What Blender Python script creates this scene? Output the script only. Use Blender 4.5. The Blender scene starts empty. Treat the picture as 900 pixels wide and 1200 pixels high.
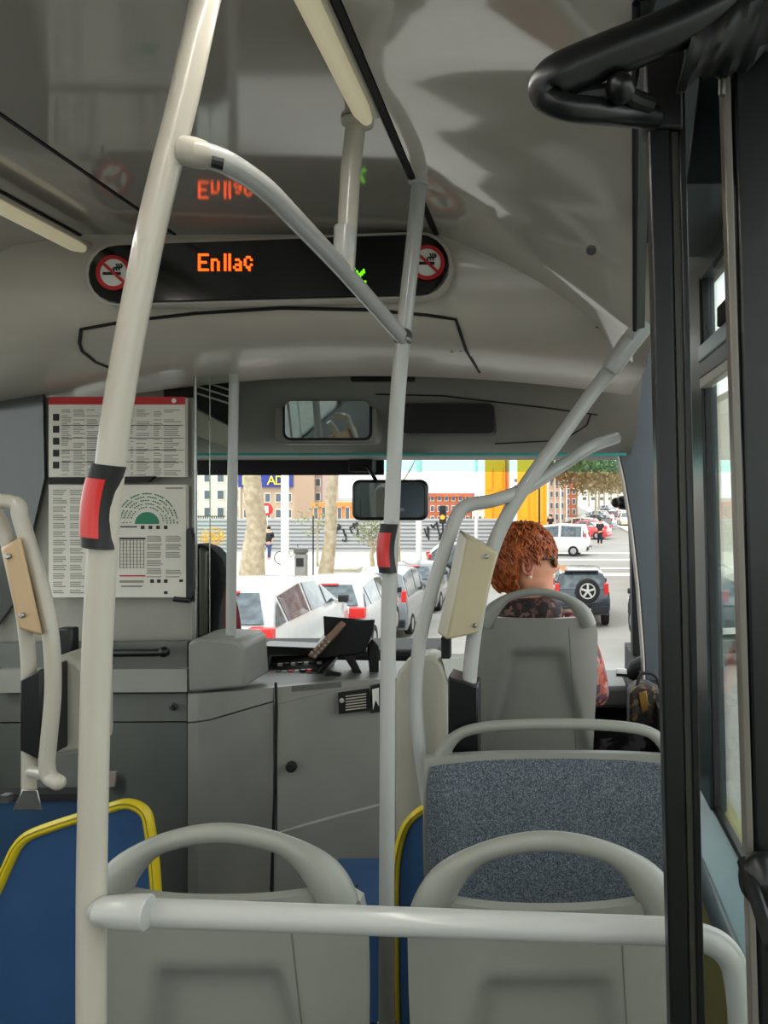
import bpy, bmesh, math, random
from mathutils import Vector, Matrix, noise
from mathutils.bvhtree import BVHTree
random.seed(7)
S = bpy.context.scene
COL = S.collection
PI = math.pi
V = Vector
R = math.radians

# ------------------------------------------------------------------ camera, sky, exposure
CZ, F, CX, CY = 1.6, 900.0, 640.0, 575.0      # eye height, focal length and principal point in pixels of 900x1200
cd = bpy.data.cameras.new('camera'); cam = bpy.data.objects.new('camera', cd); COL.objects.link(cam)
cam.location = (0, 0, CZ); cam.rotation_euler = (R(90), 0, 0)
cd.lens = F/1200*36; cd.sensor_width = 36; cd.sensor_fit = 'AUTO'
cd.shift_x = -(CX-450)/1200; cd.shift_y = -(600-CY)/1200
cd.clip_start = .05; cd.clip_end = 900
S.camera = cam
S.view_settings.view_transform = 'Standard'; S.view_settings.look = 'None'
S.view_settings.gamma = 1; S.view_settings.use_curve_mapping = False
S.view_settings.exposure = 0.0
W = bpy.data.worlds.new('sky'); S.world = W; W.use_nodes = True
bg = W.node_tree.nodes['Background']; bg.inputs[0].default_value = (.96, .98, 1.0, 1); bg.inputs[1].default_value = 2.55
sd = bpy.data.lights.new('sun', 'SUN'); sd.energy = 1.1; sd.angle = R(12); sd.color = (1, .96, .9)
so = bpy.data.objects.new('sun', sd); COL.objects.link(so); so.rotation_euler = (R(28), R(-30), 0)

def P(x, y, d):
    "a point of the photograph at distance d"
    return V(((x-CX)*d/F, d, CZ+(CY-y)*d/F))
def G(d):
    "height of the street at distance d: it dips away from the bus"
    t = min(1, max(0, (d-6)/16)); t = t*t*(3-2*t)
    return CZ-(2.6+1.2*t)

# ------------------------------------------------------------------ materials
def lin(c):
    return tuple((v/12.92 if v <= .04045 else ((v+.055)/1.055)**2.4) for v in c)
def hexc(h):
    return lin(tuple(int(h[i:i+2], 16)/255 for i in (0, 2, 4)))
MATS = {}
def mat(name, col, rough=.5, metal=0, coat=0, spec=.5, var=.06, scale=6, bump=0, bscale=60, emit=0, trans=0, ior=1.45, col2=None):
    if name in MATS: return MATS[name]
    c = hexc(col)
    m = bpy.data.materials.new(name); m.use_nodes = True; nt = m.node_tree; b = nt.nodes['Principled BSDF']
    b.inputs['Roughness'].default_value = rough; b.inputs['Metallic'].default_value = metal
    b.inputs['Coat Weight'].default_value = coat; b.inputs['Coat Roughness'].default_value = .08
    b.inputs['Specular IOR Level'].default_value = spec; b.inputs['IOR'].default_value = ior
    b.inputs['Transmission Weight'].default_value = trans
    tc = nt.nodes.new('ShaderNodeTexCoord')
    nz = nt.nodes.new('ShaderNodeTexNoise'); nz.inputs['Scale'].default_value = scale; nz.inputs['Detail'].default_value = 4
    nt.links.new(tc.outputs['Object'], nz.inputs['Vector'])
    mx = nt.nodes.new('ShaderNodeMix'); mx.data_type = 'RGBA'
    c2 = hexc(col2) if col2 else tuple(min(1, v*(1+var)) for v in c)
    c1 = c if col2 else tuple(v*(1-var) for v in c)
    mx.inputs[6].default_value = (*c1, 1); mx.inputs[7].default_value = (*c2, 1)
    rp = nt.nodes.new('ShaderNodeMapRange'); rp.inputs[1].default_value = .35; rp.inputs[2].default_value = .65
    nt.links.new(nz.outputs['Fac'], rp.inputs[0]); nt.links.new(rp.outputs[0], mx.inputs[0])
    nt.links.new(mx.outputs[2], b.inputs['Base Color'])
    if bump:
        n2 = nt.nodes.new('ShaderNodeTexNoise'); n2.inputs['Scale'].default_value = bscale; n2.inputs['Detail'].default_value = 3
        nt.links.new(tc.outputs['Object'], n2.inputs['Vector'])
        bp = nt.nodes.new('ShaderNodeBump'); bp.inputs['Strength'].default_value = bump; bp.inputs['Distance'].default_value = .003
        nt.links.new(n2.outputs['Fac'], bp.inputs['Height']); nt.links.new(bp.outputs[0], b.inputs['Normal'])
    if emit:
        b.inputs['Emission Color'].default_value = (*c, 1); b.inputs['Emission Strength'].default_value = emit
    MATS[name] = m
    return m
def glassmat(name, tint, fac=.1, rough=.02):
    "thin pane: lets light straight through with a faint reflection"
    m = bpy.data.materials.new(name); m.use_nodes = True; nt = m.node_tree; nt.nodes.clear()
    o = nt.nodes.new('ShaderNodeOutputMaterial'); t = nt.nodes.new('ShaderNodeBsdfTransparent'); t.inputs[0].default_value = (*lin(tint), 1)
    g = nt.nodes.new('ShaderNodeBsdfGlossy'); g.inputs['Roughness'].default_value = rough; g.inputs[0].default_value = (.9, .95, .95, 1)
    x = nt.nodes.new('ShaderNodeMixShader'); lw = nt.nodes.new('ShaderNodeLayerWeight'); lw.inputs[0].default_value = fac
    mu = nt.nodes.new('ShaderNodeMath'); mu.operation = 'MULTIPLY'; mu.inputs[1].default_value = .6
    nt.links.new(lw.outputs['Fresnel'], mu.inputs[0]); nt.links.new(mu.outputs[0], x.inputs[0])
    nt.links.new(t.outputs[0], x.inputs[1]); nt.links.new(g.outputs[0], x.inputs[2]); nt.links.new(x.outputs[0], o.inputs[0])
    MATS[name] = m
    return m
def voromat(name, cols, scale, rough=.7, bump=.3, wave=False):
    "blotches of several colours (floral print, bark, speckled moquette)"
    m = bpy.data.materials.new(name); m.use_nodes = True; nt = m.node_tree; b = nt.nodes['Principled BSDF']
    tc = nt.nodes.new('ShaderNodeTexCoord'); nz = nt.nodes.new('ShaderNodeTexNoise'); nz.inputs['Scale'].default_value = scale*.6
    ad = nt.nodes.new('ShaderNodeVectorMath'); ad.operation = 'MULTIPLY_ADD'; ad.inputs[1].default_value = (.06*30/scale,)*3
    vo = nt.nodes.new('ShaderNodeTexVoronoi'); vo.inputs['Scale'].default_value = scale
    nt.links.new(tc.outputs['Object'], nz.inputs['Vector']); nt.links.new(nz.outputs['Color'], ad.inputs[0]); nt.links.new(tc.outputs['Object'], ad.inputs[2])
    nt.links.new(ad.outputs[0], vo.inputs['Vector'])
    sp = nt.nodes.new('ShaderNodeSeparateColor'); nt.links.new(vo.outputs['Color'], sp.inputs[0])
    cr = nt.nodes.new('ShaderNodeValToRGB'); cr.color_ramp.interpolation = 'CONSTANT'
    el = cr.color_ramp.elements
    for i, c in enumerate(cols):
        e = el[0] if i == 0 else (el[1] if i == 1 else el.new(i/len(cols)))
        e.position = i/len(cols); e.color = (*hexc(c), 1)
    nt.links.new(sp.outputs[0], cr.inputs[0]); nt.links.new(cr.outputs[0], b.inputs['Base Color'])
    b.inputs['Roughness'].default_value = rough
    if bump:
        bp = nt.nodes.new('ShaderNodeBump'); bp.inputs['Strength'].default_value = bump; bp.inputs['Distance'].default_value = .002
        nt.links.new(vo.outputs['Distance'], bp.inputs['Height']); nt.links.new(bp.outputs[0], b.inputs['Normal'])
    MATS[name] = m
    return m

M_pole = mat('white_enamel', 'a9aaa6', .28, coat=.3, var=.03)
M_polew = mat('warm_white_enamel', 'b0ab9e', .3, coat=.3, var=.03)
M_seat = mat('grey_seat_plastic', '85867e', .36, var=.04, bump=.06, bscale=300)
M_shell = mat('grey_cab_plastic', '8f8f88', .42, var=.05, bump=.05, bscale=250)
M_shelld = mat('dark_grey_cab_plastic', '62645f', .45, var=.05)
M_head = mat('cream_header_plastic', 'bab3a7', .33, var=.03, coat=.2)
M_ceil = mat('glossy_ceiling_panel', '9b968e', .07, var=.03, coat=.6, spec=.8)
M_cove = mat('glossy_cove_panel', 'bdb6aa', .06, var=.03, coat=1, spec=1)
M_visor = mat('grey_visor_plastic', '76766e', .5, var=.05)
M_black = mat('black_satin', '0a0c0c', .36, var=.2, coat=.1)
M_rubber = mat('black_rubber', '0e0f0f', .45, var=.2, bump=.1, bscale=40)
M_matt = mat('matt_black', '141414', .7, var=.1)
M_slate = mat('slate_paint', '40494d', .35, var=.05)
M_sill = mat('blue_grey_sill', '8399a0', .3, var=.05)
M_grey = mat('grey_steel_strip', '6e6a62', .35, metal=.3)
M_steel = mat('brushed_steel', '9a9a98', .25, metal=.9)
M_chrome = mat('mirror_glass', 'b8c0c0', .03, metal=1, var=0)
M_red = mat('red_button', 'c41a14', .35, coat=.4)
M_blue = mat('blue_panel', '2e4f78', .45, var=.06)
M_yellow = mat('yellow_edge', 'd8c020', .4, coat=.2)
M_beige = mat('beige_box', 'b5aa8c', .4, var=.04)
M_beige2 = mat('tan_box', 'b89d78', .4, var=.04)
M_floor = mat('blue_grey_vinyl', '3c4652', .6, var=.2, scale=60)
M_white = mat('white_print', 'd9d9d2', .6)
M_signred = mat('sign_red', 'b81f22', .5)
M_signblk = mat('sign_glass_black', '070909', .15, coat=.4)
M_led = mat('amber_led', 'ff5a14', .5, emit=2.2, var=0)
M_ledg = mat('green_led', '7cf010', .5, emit=1.2, var=0)
M_lamp = mat('warm_lamp_diffuser', 'd9d0ae', .4, emit=.30, var=0)  # also used for the stand-in highlight on the left cove
M_paper = mat('poster_paper', 'cfcbc0', .6, var=.03)
M_ink = mat('grey_ink', '8a8880', .7)
M_inkd = mat('dark_ink', '23211f', .7)
M_inkg = mat('green_ink', '2f7a5c', .7)
M_inkr = mat('red_ink', 'b3262a', .6)
M_skin = mat('skin', 'd89a7c', .5, var=.06, scale=20)
M_hairb = mat('auburn_hair', '74300f', .42, scale=45, col2='b4602a', bump=.3, bscale=160)
M_floral = voromat('floral_blouse', ['8a3428', 'b0604a', '3a2230', '6b5a6a', 'a07a70', '54262a', 'b98a80', '43405a'], 38)
M_dfloral = voromat('dark_floral_collar', ['1b1716', '2a2020', '5a3a34', '151413', '201a1a', '7a5a50'], 60)
M_pad = voromat('speckled_blue_moquette', ['474f58', '565e66', '3a424b', '6c747b', '4b535c', '31383f', '60686f'], 420, .9, .4)
G_clear = glassmat('clear_pane', (.97, .99, .98), .06)
G_side = glassmat('green_tinted_pane', (.96, .975, .965), .08)
G_teal = glassmat('teal_sun_band', (.80, .96, .95), .05)
G_smoke = glassmat('smoked_pane', (.97, .975, .97), .08)

# ------------------------------------------------------------------ mesh collecting
class MB:
    def __init__(s): s.v = []; s.f = []
    def add(s, vs, fs):
        n = len(s.v); s.v += [V(p) for p in vs]; s.f += [tuple(i+n for i in f) for f in fs]; return s
    def box(s, c, size, rot=None):
        c = V(c); h = V(size)/2; vs = []
        for z in (-1, 1):
            for y in (-1, 1):
                for x in (-1, 1):
                    p = V((x*h.x, y*h.y, z*h.z))
                    if rot: p = rot @ p
                    vs.append(c+p)
        return s.add(vs, [(0, 2, 3, 1), (4, 5, 7, 6), (0, 1, 5, 4), (2, 6, 7, 3), (0, 4, 6, 2), (1, 3, 7, 5)])
    def quad(s, a, b, c, d): return s.add([a, b, c, d], [(0, 1, 2, 3)])
    def prism(s, front, off):
        "polygon (list of 3D points) thickened by the vector off"
        n = len(front); off = V(off)
        vs = [V(p) for p in front]+[V(p)+off for p in front]
        fs = [tuple(range(n)), tuple(range(2*n-1, n-1, -1))]
        for i in range(n): j = (i+1) % n; fs.append((i, n+i, n+j, j))
        return s.add(vs, fs)
    def hull2(s, front, back):
        n = len(front); vs = [V(p) for p in front+back]
        fs = [tuple(range(n)), tuple(range(2*n-1, n-1, -1))]
        for i in range(n): j = (i+1) % n; fs.append((i, n+i, n+j, j))
        return s.add(vs, fs)
    def grid(s, rows, close=False):
        n = len(rows[0]); vs = [p for r in rows for p in r]; fs = []
        for i in range(len(rows)-1):
            for j in range(n if close else n-1):
                k = (j+1) % n
                fs.append((i*n+j, i*n+k, (i+1)*n+k, (i+1)*n+j))
        return s.add(vs, fs)
    def tube(s, pts, r, seg=14, flat=None, caps=True):
        pts = [V(p) for p in pts]; n = len(pts); rs = r if isinstance(r, (list, tuple)) else [r]*n
        rows = []; t0 = (pts[1]-pts[0]).normalized()
        up = V((0, 0, 1)) if abs(t0.z) < .9 else V((0, 1, 0))
        a = t0.cross(up).normalized()
        for i, p in enumerate(pts):
            t = (pts[min(i+1, n-1)]-pts[max(i-1, 0)]).normalized()
            a = (a-t*a.dot(t)).normalized(); b = t.cross(a)
            fx, fy = flat if flat else (1, 1)
            rows.append([p+(a*math.cos(q)*fx+b*math.sin(q)*fy)*rs[i] for q in [2*PI*k/seg for k in range(seg)]])
        s.grid(rows, True)
        if caps:
            m = len(s.v)
            s.f.append(tuple(range(m-n*seg+seg-1, m-n*seg-1, -1))); s.f.append(tuple(range(m-seg, m)))
        return s
    def lathe(s, c, axis, prof, seg=20):
        "prof: list of (distance along axis, radius)"
        axis = V(axis).normalized(); up = V((0, 0, 1)) if abs(axis.z) < .9 else V((1, 0, 0))
        a = axis.cross(up).normalized(); b = axis.cross(a); c = V(c)
        rows = [[c+axis*h+(a*math.cos(q)+b*math.sin(q))*rr for q in [2*PI*k/seg for k in range(seg)]] for h, rr in prof]
        s.grid(rows, True); m = len(s.v)
        s.f.append(tuple(range(m-len(prof)*seg+seg-1, m-len(prof)*seg-1, -1))); s.f.append(tuple(range(m-seg, m)))
        return s
    def ball(s, c, r, seg=12, rings=8, scl=(1, 1, 1)):
        c = V(c); rows = []
        for i in range(rings+1):
            th = PI*i/rings; th = min(max(th, .02), PI-.02)
            rows.append([c+V((r*math.sin(th)*math.cos(q)*scl[0], r*math.sin(th)*math.sin(q)*scl[1], r*math.cos(th)*scl[2])) for q in [2*PI*k/seg for k in range(seg)]])
        return s.grid(rows, True)
def world_org(o):
    p = V((0, 0, 0))
    while o: p += o.location; o = o.parent
    return p
def build(mb, name, m, parent=None, bevel=0, smooth=True, ang=35, local=False, subd=0):
    org = world_org(parent) if parent and not local else V((0, 0, 0))
    me = bpy.data.meshes.new(name); me.from_pydata([p-org for p in mb.v], [], mb.f); me.materials.append(m)
    bm = bmesh.new(); bm.from_mesh(me); bmesh.ops.recalc_face_normals(bm, faces=bm.faces[:]); bm.to_mesh(me); bm.free()
    if smooth:
        me.polygons.foreach_set('use_smooth', [True]*len(me.polygons)); me.set_sharp_from_angle(angle=R(ang))
    o = bpy.data.objects.new(name, me); COL.objects.link(o)
    if parent: o.parent = parent
    if bevel:
        b = o.modifiers.new('bevel', 'BEVEL'); b.width = bevel; b.segments = 2; b.limit_method = 'ANGLE'; b.angle_limit = R(30)
        b.harden_normals = False
    if subd:
        q = o.modifiers.new('sub', 'SUBSURF'); q.levels = subd; q.render_levels = subd
    return o
def thing(name, label, cat, loc=(0, 0, 0), group=None):
    o = bpy.data.objects.new(name, None); COL.objects.link(o); o.empty_display_size = .1
    o.location = loc; return tag(o, label, cat, group)
def tag(o, label=None, cat=None, group=None, kind=None):
    if label: o['label'] = label
    if cat: o['category'] = cat
    if group: o['group'] = group
    if kind: o['kind'] = kind
    return o
def struct(o): o['kind'] = 'structure'; return o
def copy_tree(o, parent=None):
    c = o.copy(); COL.objects.link(c); c.parent = parent
    for ch in list(o.children): copy_tree(ch, c)
    return c
def curve(pts, n=6):
    "Catmull-Rom through the points"
    pts = [V(p) for p in pts]; q = [2*pts[0]-pts[1]]+pts+[2*pts[-1]-pts[-2]]; out = []
    for i in range(1, len(q)-2):
        for k in range(n):
            t = k/n; a, b, c, d = q[i-1:i+3]
            out.append(.5*((2*b)+(c-a)*t+(2*a-5*b+4*c-d)*t*t+(3*b-a-3*c+d)*t**3))
    out.append(pts[-1]); return out
def fillet(pts, r, n=6):
    pts = [V(p) for p in pts]; out = [pts[0]]
    for i in range(1, len(pts)-1):
        a, b, c = pts[i-1:i+2]; u = (a-b); w = (c-b); k = min(r, u.length*.49, w.length*.49)
        s, e = b+u.normalized()*k, b+w.normalized()*k
        for j in range(n+1):
            t = j/n; out.append(s*(1-t)**2+b*2*t*(1-t)+e*t*t)
    out.append(pts[-1]); return out
def ss(a, b, x):
    t = min(1, max(0, (x-a)/(b-a))); return t*t*(3-2*t)

# ================================================================== THE BUS SHELL
XL, XR = -2.05, .45
fl = MB().box((-.8, 0, -.02), (2.5, 8.4, .04)); struct(build(fl, 'floor', M_floor))
# ceiling: central glossy panel, side strips, seams
c = MB().box((-.66, -1.05, 2.315), (.70, 6.3, .03)); CE = struct(build(c, 'ceiling', M_ceil, bevel=.002))
c = MB().box((-1.145, -1.05, 2.315), (.255, 6.3, .03)); build(c, 'ceiling_strip', M_ceil, CE, bevel=.002)
# left cove, falling to the left wall
rows = []
for yy in (-4.2, -2, 0, 1.0, 1.6, 2.15):
    rows.append([V((-1.28, yy, 2.30)), V((-1.45, yy, 2.27)), V((-1.65, yy, 2.17)), V((-1.85, yy, 2.02)), V((-2.02, yy, 1.85))])
for sgn in (1,):
    c = MB().grid(rows); c.grid([[p+V((-.02, 0, .03)) for p in r] for r in rows])
o = struct(build(c, 'cove_left', M_head)); o.name = 'trim_1'
# right cove: wide glossy cover that narrows towards the door
CE_ = [(-4.2, .12, .70), (.2, .12, .70), (1.1, .125, .70), (1.3, .147, .675), (1.5, .170, .635), (1.7, .193, .575), (1.85, .210, .510), (2.0, .227, .42), (2.22, .250, .37)]
rows = []
for d, ex, ez in CE_:
    r = []
    for k in range(13):
        t = k/12; s_ = V((-.292, d, 2.30)); e = V((ex, d, CZ+ez))
        p = s_.lerp(e, t); bul = math.sin(PI*t)*.03; p.z += bul*(1 if ez < .68 else .2); r.append(p)
    rows.append(r)
rows2 = []
for i in range(len(rows)-1):
    for k in range(5): rows2.append([rows[i][j].lerp(rows[i+1][j], k/5) for j in range(13)])
rows2.append(rows[-1])
c = MB().grid(rows2); c.grid([[p+V((0, 0, .02)) for p in r] for r in rows2])
struct(build(c, 'trim_2', M_cove))
# rubber seam along the right edge of the ceiling and light seams on the left
for i, (x0, z0, w, m) in enumerate(((-.300, 2.302, .012, M_matt), (-1.015, 2.302, .008, M_matt), (-1.275, 2.300, .010, M_matt))):
    struct(build(MB().box((x0, -1.05, z0), (w, 6.3, .008)), 'trim_%d' % (i+3), m))
# edge strip of the cove cover (black seal plus grey strip)
e1 = [V((ex+.004, d, CZ+ez-.002)) for d, ex, ez in CE_[2:-1]]
struct(build(MB().tube(curve(e1, 4), .006, 8), 'trim_6', M_matt))
e2 = [[V((ex+.008, d, CZ+ez)), V((ex+.030, d, CZ+ez+.004)), V((ex+.030, d, CZ+ez+.06)), V((ex+.008, d, CZ+ez+.06))] for d, ex, ez in CE_[2:-1]]
struct(build(MB().grid(e2, True), 'trim_7', M_shelld))
# dark housing above the door and window
struct(build(MB().box((.33, -.9, 2.33), (.36, 6.2, .12)), 'trim_8', M_slate))
# warm tube at right; glowing strip at left imitates a cove highlight
for i, (x0, z0, y0, y1, lab) in enumerate(((-.335, 2.288, -3.5, 1.44, 'warm white ceiling light tube beside the black seam, right of the left pole'),
                                       (-1.25, 2.250, -3.5, 2.08, 'warm glowing strip standing in for a highlight along the left ceiling cove'))):
    t = thing('ceiling_glow_strip', lab, 'light', (x0, (y0+y1)/2, z0))
    build(MB().tube([V((x0, y0, z0)), V((x0, y1-.05, z0)), V((x0, y1-.01, z0+.004)), V((x0, y1, z0+.008))], [.017, .017, .012, .004], 12), 'diffuser', M_lamp, t)
    build(MB().box((x0, (y0+y1)/2, z0+.014), (.045, y1-y0, .01)), 'mounting_rail', M_head, t, bevel=.002)
    L = bpy.data.lights.new('strip_glow', 'AREA'); L.shape = 'RECTANGLE'; L.size = .04; L.size_y = 4.6; L.energy = 19; L.color = (1, .96, .89)  # fill lamp for the interior, hung under both strips
    lo = bpy.data.objects.new('strip_glow', L); COL.objects.link(lo); lo.parent = t; lo.location = (0, -.1, -.025)

# side walls: sills, pillars, panes
def wall(side, X, sgn, spans, pill, zs=.735, zt=2.22):
    low = MB().box((X+sgn*.03, -.9, zs/2), (.06, 6.8, zs)); w = struct(build(low, 'wall_'+side, mat('wall_lining_'+side, 'a59a5e' if side == 'right' else '5e6260', .5)))
    build(MB().box((X+sgn*.02, -.9, zt+.07), (.05, 6.8, .16)), 'lintel', M_slate, w)
    for a, b in pill:
        k = .16 if b == 2.34 else 0
        build(MB().prism([V((X+sgn*.037, a, zs)), V((X+sgn*.037, b, zs)), V((X+sgn*.037, b+k, zt)), V((X+sgn*.037, a+k, zt))], (-sgn*.045, 0, 0)), 'pillar', M_slate, w, bevel=.006)
    for a, b in spans:
        p = build(MB().box((X+sgn*.012, (a+b)/2+.04*(b == 2.06), (zs+zt)/2), (.004, b-a+.16*(b == 2.06), zt-zs)), 'window_pane', G_side, w)
        f = MB()
        for yy in (a+.012, b-.008):
            k = .16 if yy == 2.052 else 0
            f.prism([V((X+sgn*.015, yy-.01, zs)), V((X+sgn*.015, yy+.01, zs)), V((X+sgn*.015, yy+.01+k, zt)), V((X+sgn*.015, yy-.01+k, zt))], (-sgn*.016, 0, 0))
        for z in (zs+.012, zt-.012): f.box((X+sgn*.007, (a+b)/2, z), (.016, b-a, .024))
        build(f, 'window_gasket', M_rubber, w)
    return w
wr = wall('right', XR, 1, [(-4.2, -1.5), (-1.4, 1.0), (1.08, 2.06)], [(-1.5, -1.4), (1.0, 1.08), (2.06, 2.34)])
wl = wall('left', XL, -1, [(-4.2, -1.5), (-1.4, 1.2), (1.28, 2.5)], [(-1.5, -1.4), (1.2, 1.28), (2.5, 2.7)], zs=.95)
# cab side of the left wall: lower wall, driver's side window, pillars, lintel
build(MB().box((XL-.03, 3.32, .475), (.06, 1.64, .95)), 'cab_side_lining', M_shelld, wl)
build(MB().box((XL-.02, 3.32, 2.20), (.05, 1.64, .32)), 'lintel', M_slate, wl)
for y in (3.35, 4.10): build(MB().box((XL-.012, y, 1.5), (.05, .08, 1.12)), 'pillar', M_slate, wl, bevel=.006)
build(MB().box((XL-.012, 3.40, 1.5), (.004, 1.40, 1.10)), 'window_pane', G_side, wl)
# hopper rail of the right window and its frame
hr = MB().box((XR-.002, 1.63, 1.985), (.035, 1.10, .045)); build(hr, 'hopper_rail', M_sill, wr, bevel=.004)
build(MB().box((XR+.0, 1.63, 1.940), (.03, 1.10, .045)), 'hopper_rail', M_slate, wr, bevel=.003)
build(MB().box((XR-.002, 1.63, 1.903), (.025, 1.10, .028)), 'hopper_rail', M_head, wr, bevel=.003)
build(MB().box((XR-.012, 1.86, 2.030), (.03, .09, .05)), 'hopper_catch', M_matt, wr, bevel=.004)
# sill ledge of the right wall: upper board, rounded rail
build(MB().prism([V((XR, 0.4, .745)), V((XR, 2.34, .745)), V((XR-.075, 2.34, .715)), V((XR-.075, .4, .715))], (0, 0, -.03)), 'sill_board', M_sill, wr, bevel=.004)
build(MB().tube([V((XR-.085, .4, .70)), V((XR-.085, 2.34, .70))], .022, 12, (1, .8)), 'sill_rail', M_slate, wr)
# clutter seen below the sill: cable cover with dark clips
t = thing('cable_clip', 'dark bracket cluster on yellow wall under the window sill, right of fabric seat', 'bracket', P(838, 1040, 1.85))
mb = MB().box(P(836, 1035, 1.85), (.02, .12, .05)).box(P(842, 1050, 1.82), (.022, .05, .08)).ball(P(838, 1022, 1.86), .014)
build(mb, 'bracket', M_matt, t, bevel=.003)
# rear wall, far behind the camera
rw = MB().box((-.8, -4.2, .5), (2.56, .06, 1.0)).box((-.8, -4.2, 2.2), (2.56, .06, .4)).box((-2.0, -4.2, 1.4), (.2, .06, 1.0)).box((.4, -4.2, 1.4), (.2, .06, 1.0))
rwo = struct(build(rw, 'wall_rear', M_shelld)); build(MB().box((-.8, -4.2, 1.5), (2.2, .01, 1.0)), 'window_pane', G_smoke, rwo)
# outer roof skin
struct(build(MB().prism([V((XL-.05, -4.2, 2.30)), V((XL-.05, -4.2, 2.44)), V((-1.6, -4.2, 2.6)), V((0, -4.2, 2.6)), V((XR+.06, -4.2, 2.44)), V((XR+.06, -4.2, 2.40)), V((0, -4.2, 2.42)), V((-1.6, -4.2, 2.42))], (0, 8.3, 0)), 'roof', M_white))

# ------------------------------------------------------------------ header over the front, with sign and hatch
def header_row(X):
    u = (X+.65)/.97; q = u*u
    pr = [(2.10, 2.305), (2.10, 2.28), (2.115, 2.16), (2.13, 2.10), (2.17, 2.06-.01*q), (2.24, 2.035-.03*q), (2.32, 2.018-.05*q), (2.5, 2.008-.06*q), (2.75, 2.012-.07*q), (2.92, 2.035-.075*q), (3.02, 2.09-.06*q), (3.04, 2.305)]
    push = .10*max(0, u-.55)**1.5 + .08*max(0, -u-.75)
    return [V((X, y-push*(1-i/11), z)) for i, (y, z) in enumerate(pr)]
hm = MB(); NX = 40; hx0, hx1 = -2.04, .30
hm.grid([header_row(hx0+(hx1-hx0)*i/NX) for i in range(NX+1)])
er = header_row(hx1); hm.add(er, [tuple(range(len(er)))])
HD = struct(build(hm, 'header', M_head, ang=50)); HD.name = 'trim_9'
bvh = BVHTree.FromPolygons([tuple(p) for p in hm.v], hm.f)
def hitpx(x, y, off=.002):
    o = V((0, 0, CZ)); dr = (P(x, y, 1)-o).normalized(); h = bvh.ray_cast(o, dr)
    return h[0]-dr*off if h[0] else P(x, y, 2.1)
# hatch joint line: narrow rubber seal in the joint
def seal(pts, r=.004):
    q = []
    for (a, b), (c_, d_) in zip(pts, pts[1:]):
        n = max(1, int(math.hypot(c_-a, d_-b)/10))
        q += [hitpx(a+(c_-a)*k/n, b+(d_-b)*k/n) for k in range(n)]
    q.append(hitpx(*pts[-1])); return MB().tube(q, r, 6)
build(seal([(132, 432), (112, 424), (96, 411), (93, 402), (95, 386), (150, 376), (230, 367), (330, 361), (430, 363), (500, 369), (534, 374), (538, 385), (546, 410), (562, 436)], .005), 'hatch_seal', M_matt, HD)
for x, y in ((540, 411), (530, 412), (700, 383)):
    build(MB().ball(hitpx(x, y, .0), .006, 10, 6, (1, .5, .6)), 'hatch_screw', M_steel, HD)
# right cove screw
build(MB().lathe(P(693, 293, 1.775), (0, -.5, -.85), [(-.004, .001), (-.004, .012), (.004, .012)], 14), 'cover_screw', M_steel, HD)

# destination sign
t = thing('passenger_sign', 'long black rounded passenger display with amber and green lettering below the ceiling', 'sign', P(315, 352, 2.08))
def capsule(x0, yt0, yb0, x1, yt1, yb1, d, n=10):
    out = []
    yc0, h0, yc1, h1 = (yt0+yb0)/2, (yb0-yt0)/2, (yt1+yb1)/2, (yb1-yt1)/2
    for k in range(n+1):
        a = PI/2+PI*k/n; ca, sa = math.cos(a), math.sin(a)
        out.append(P(x0+h0+ca*h0, yc0-sa*h0*1.0, d))
    for k in range(n+1):
        a = -PI/2+PI*k/n; ca, sa = math.cos(a), math.sin(a)
        out.append(P(x1-h1+ca*h1, yc1-sa*h1, d))
    return out
build(MB().prism(capsule(99, 284, 358, 530, 271, 349, 2.045), (0, .05, 0)), 'bezel', M_head, t, bevel=.003)
build(MB().prism(capsule(103, 287, 355, 526, 274, 346, 2.035), (0, .05, 0)), 'display_glass', M_signblk, t, bevel=.003)
FONT = {'E': ["11111", "10000", "10000", "11110", "10000", "10000", "11111"], 'n': ["00000", "00000", "1110", "1001", "1001", "1001", "1001"],
        'l': ["1", "1", "1", "1", "1", "1", "1"], 'a': ["0000", "0000", "0110", "0001", "0111", "1001", "0111"],
        'ç': ["0000", "0110", "1001", "1000", "1001", "0110", "0010", ]}
led = MB(); x = 233.5; pit = 2.95
for ch in 'Enllaç':
    g = FONT[ch]
    for r_, row in enumerate(g):
        for k, b_ in enumerate(row):
            if b_ == '1':
                led.box(P(x+k*pit*.82, 298.5+r_*pit, 2.032), (.0054, .004, .0054))
    x += (len(g[0])+1)*pit*.82+.6
o = build(led, 'amber_lettering', M_led, t, smooth=False); o['label'] = 'amber dot lettering reading Enllaç'
led = MB()
for r_, row in enumerate(["0110001", "1001011", "0001110", "0010100", "0101100", "1110111", "0001010"]):
    for k, b_ in enumerate(row):
        if b_ == '1': led.box(P(410+k*2.7+r_*.4, 314+r_*2.7+k*.4, 2.032), (.0045, .004, .0045))
build(led, 'green_lettering', M_ledg, t, smooth=False)
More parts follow.
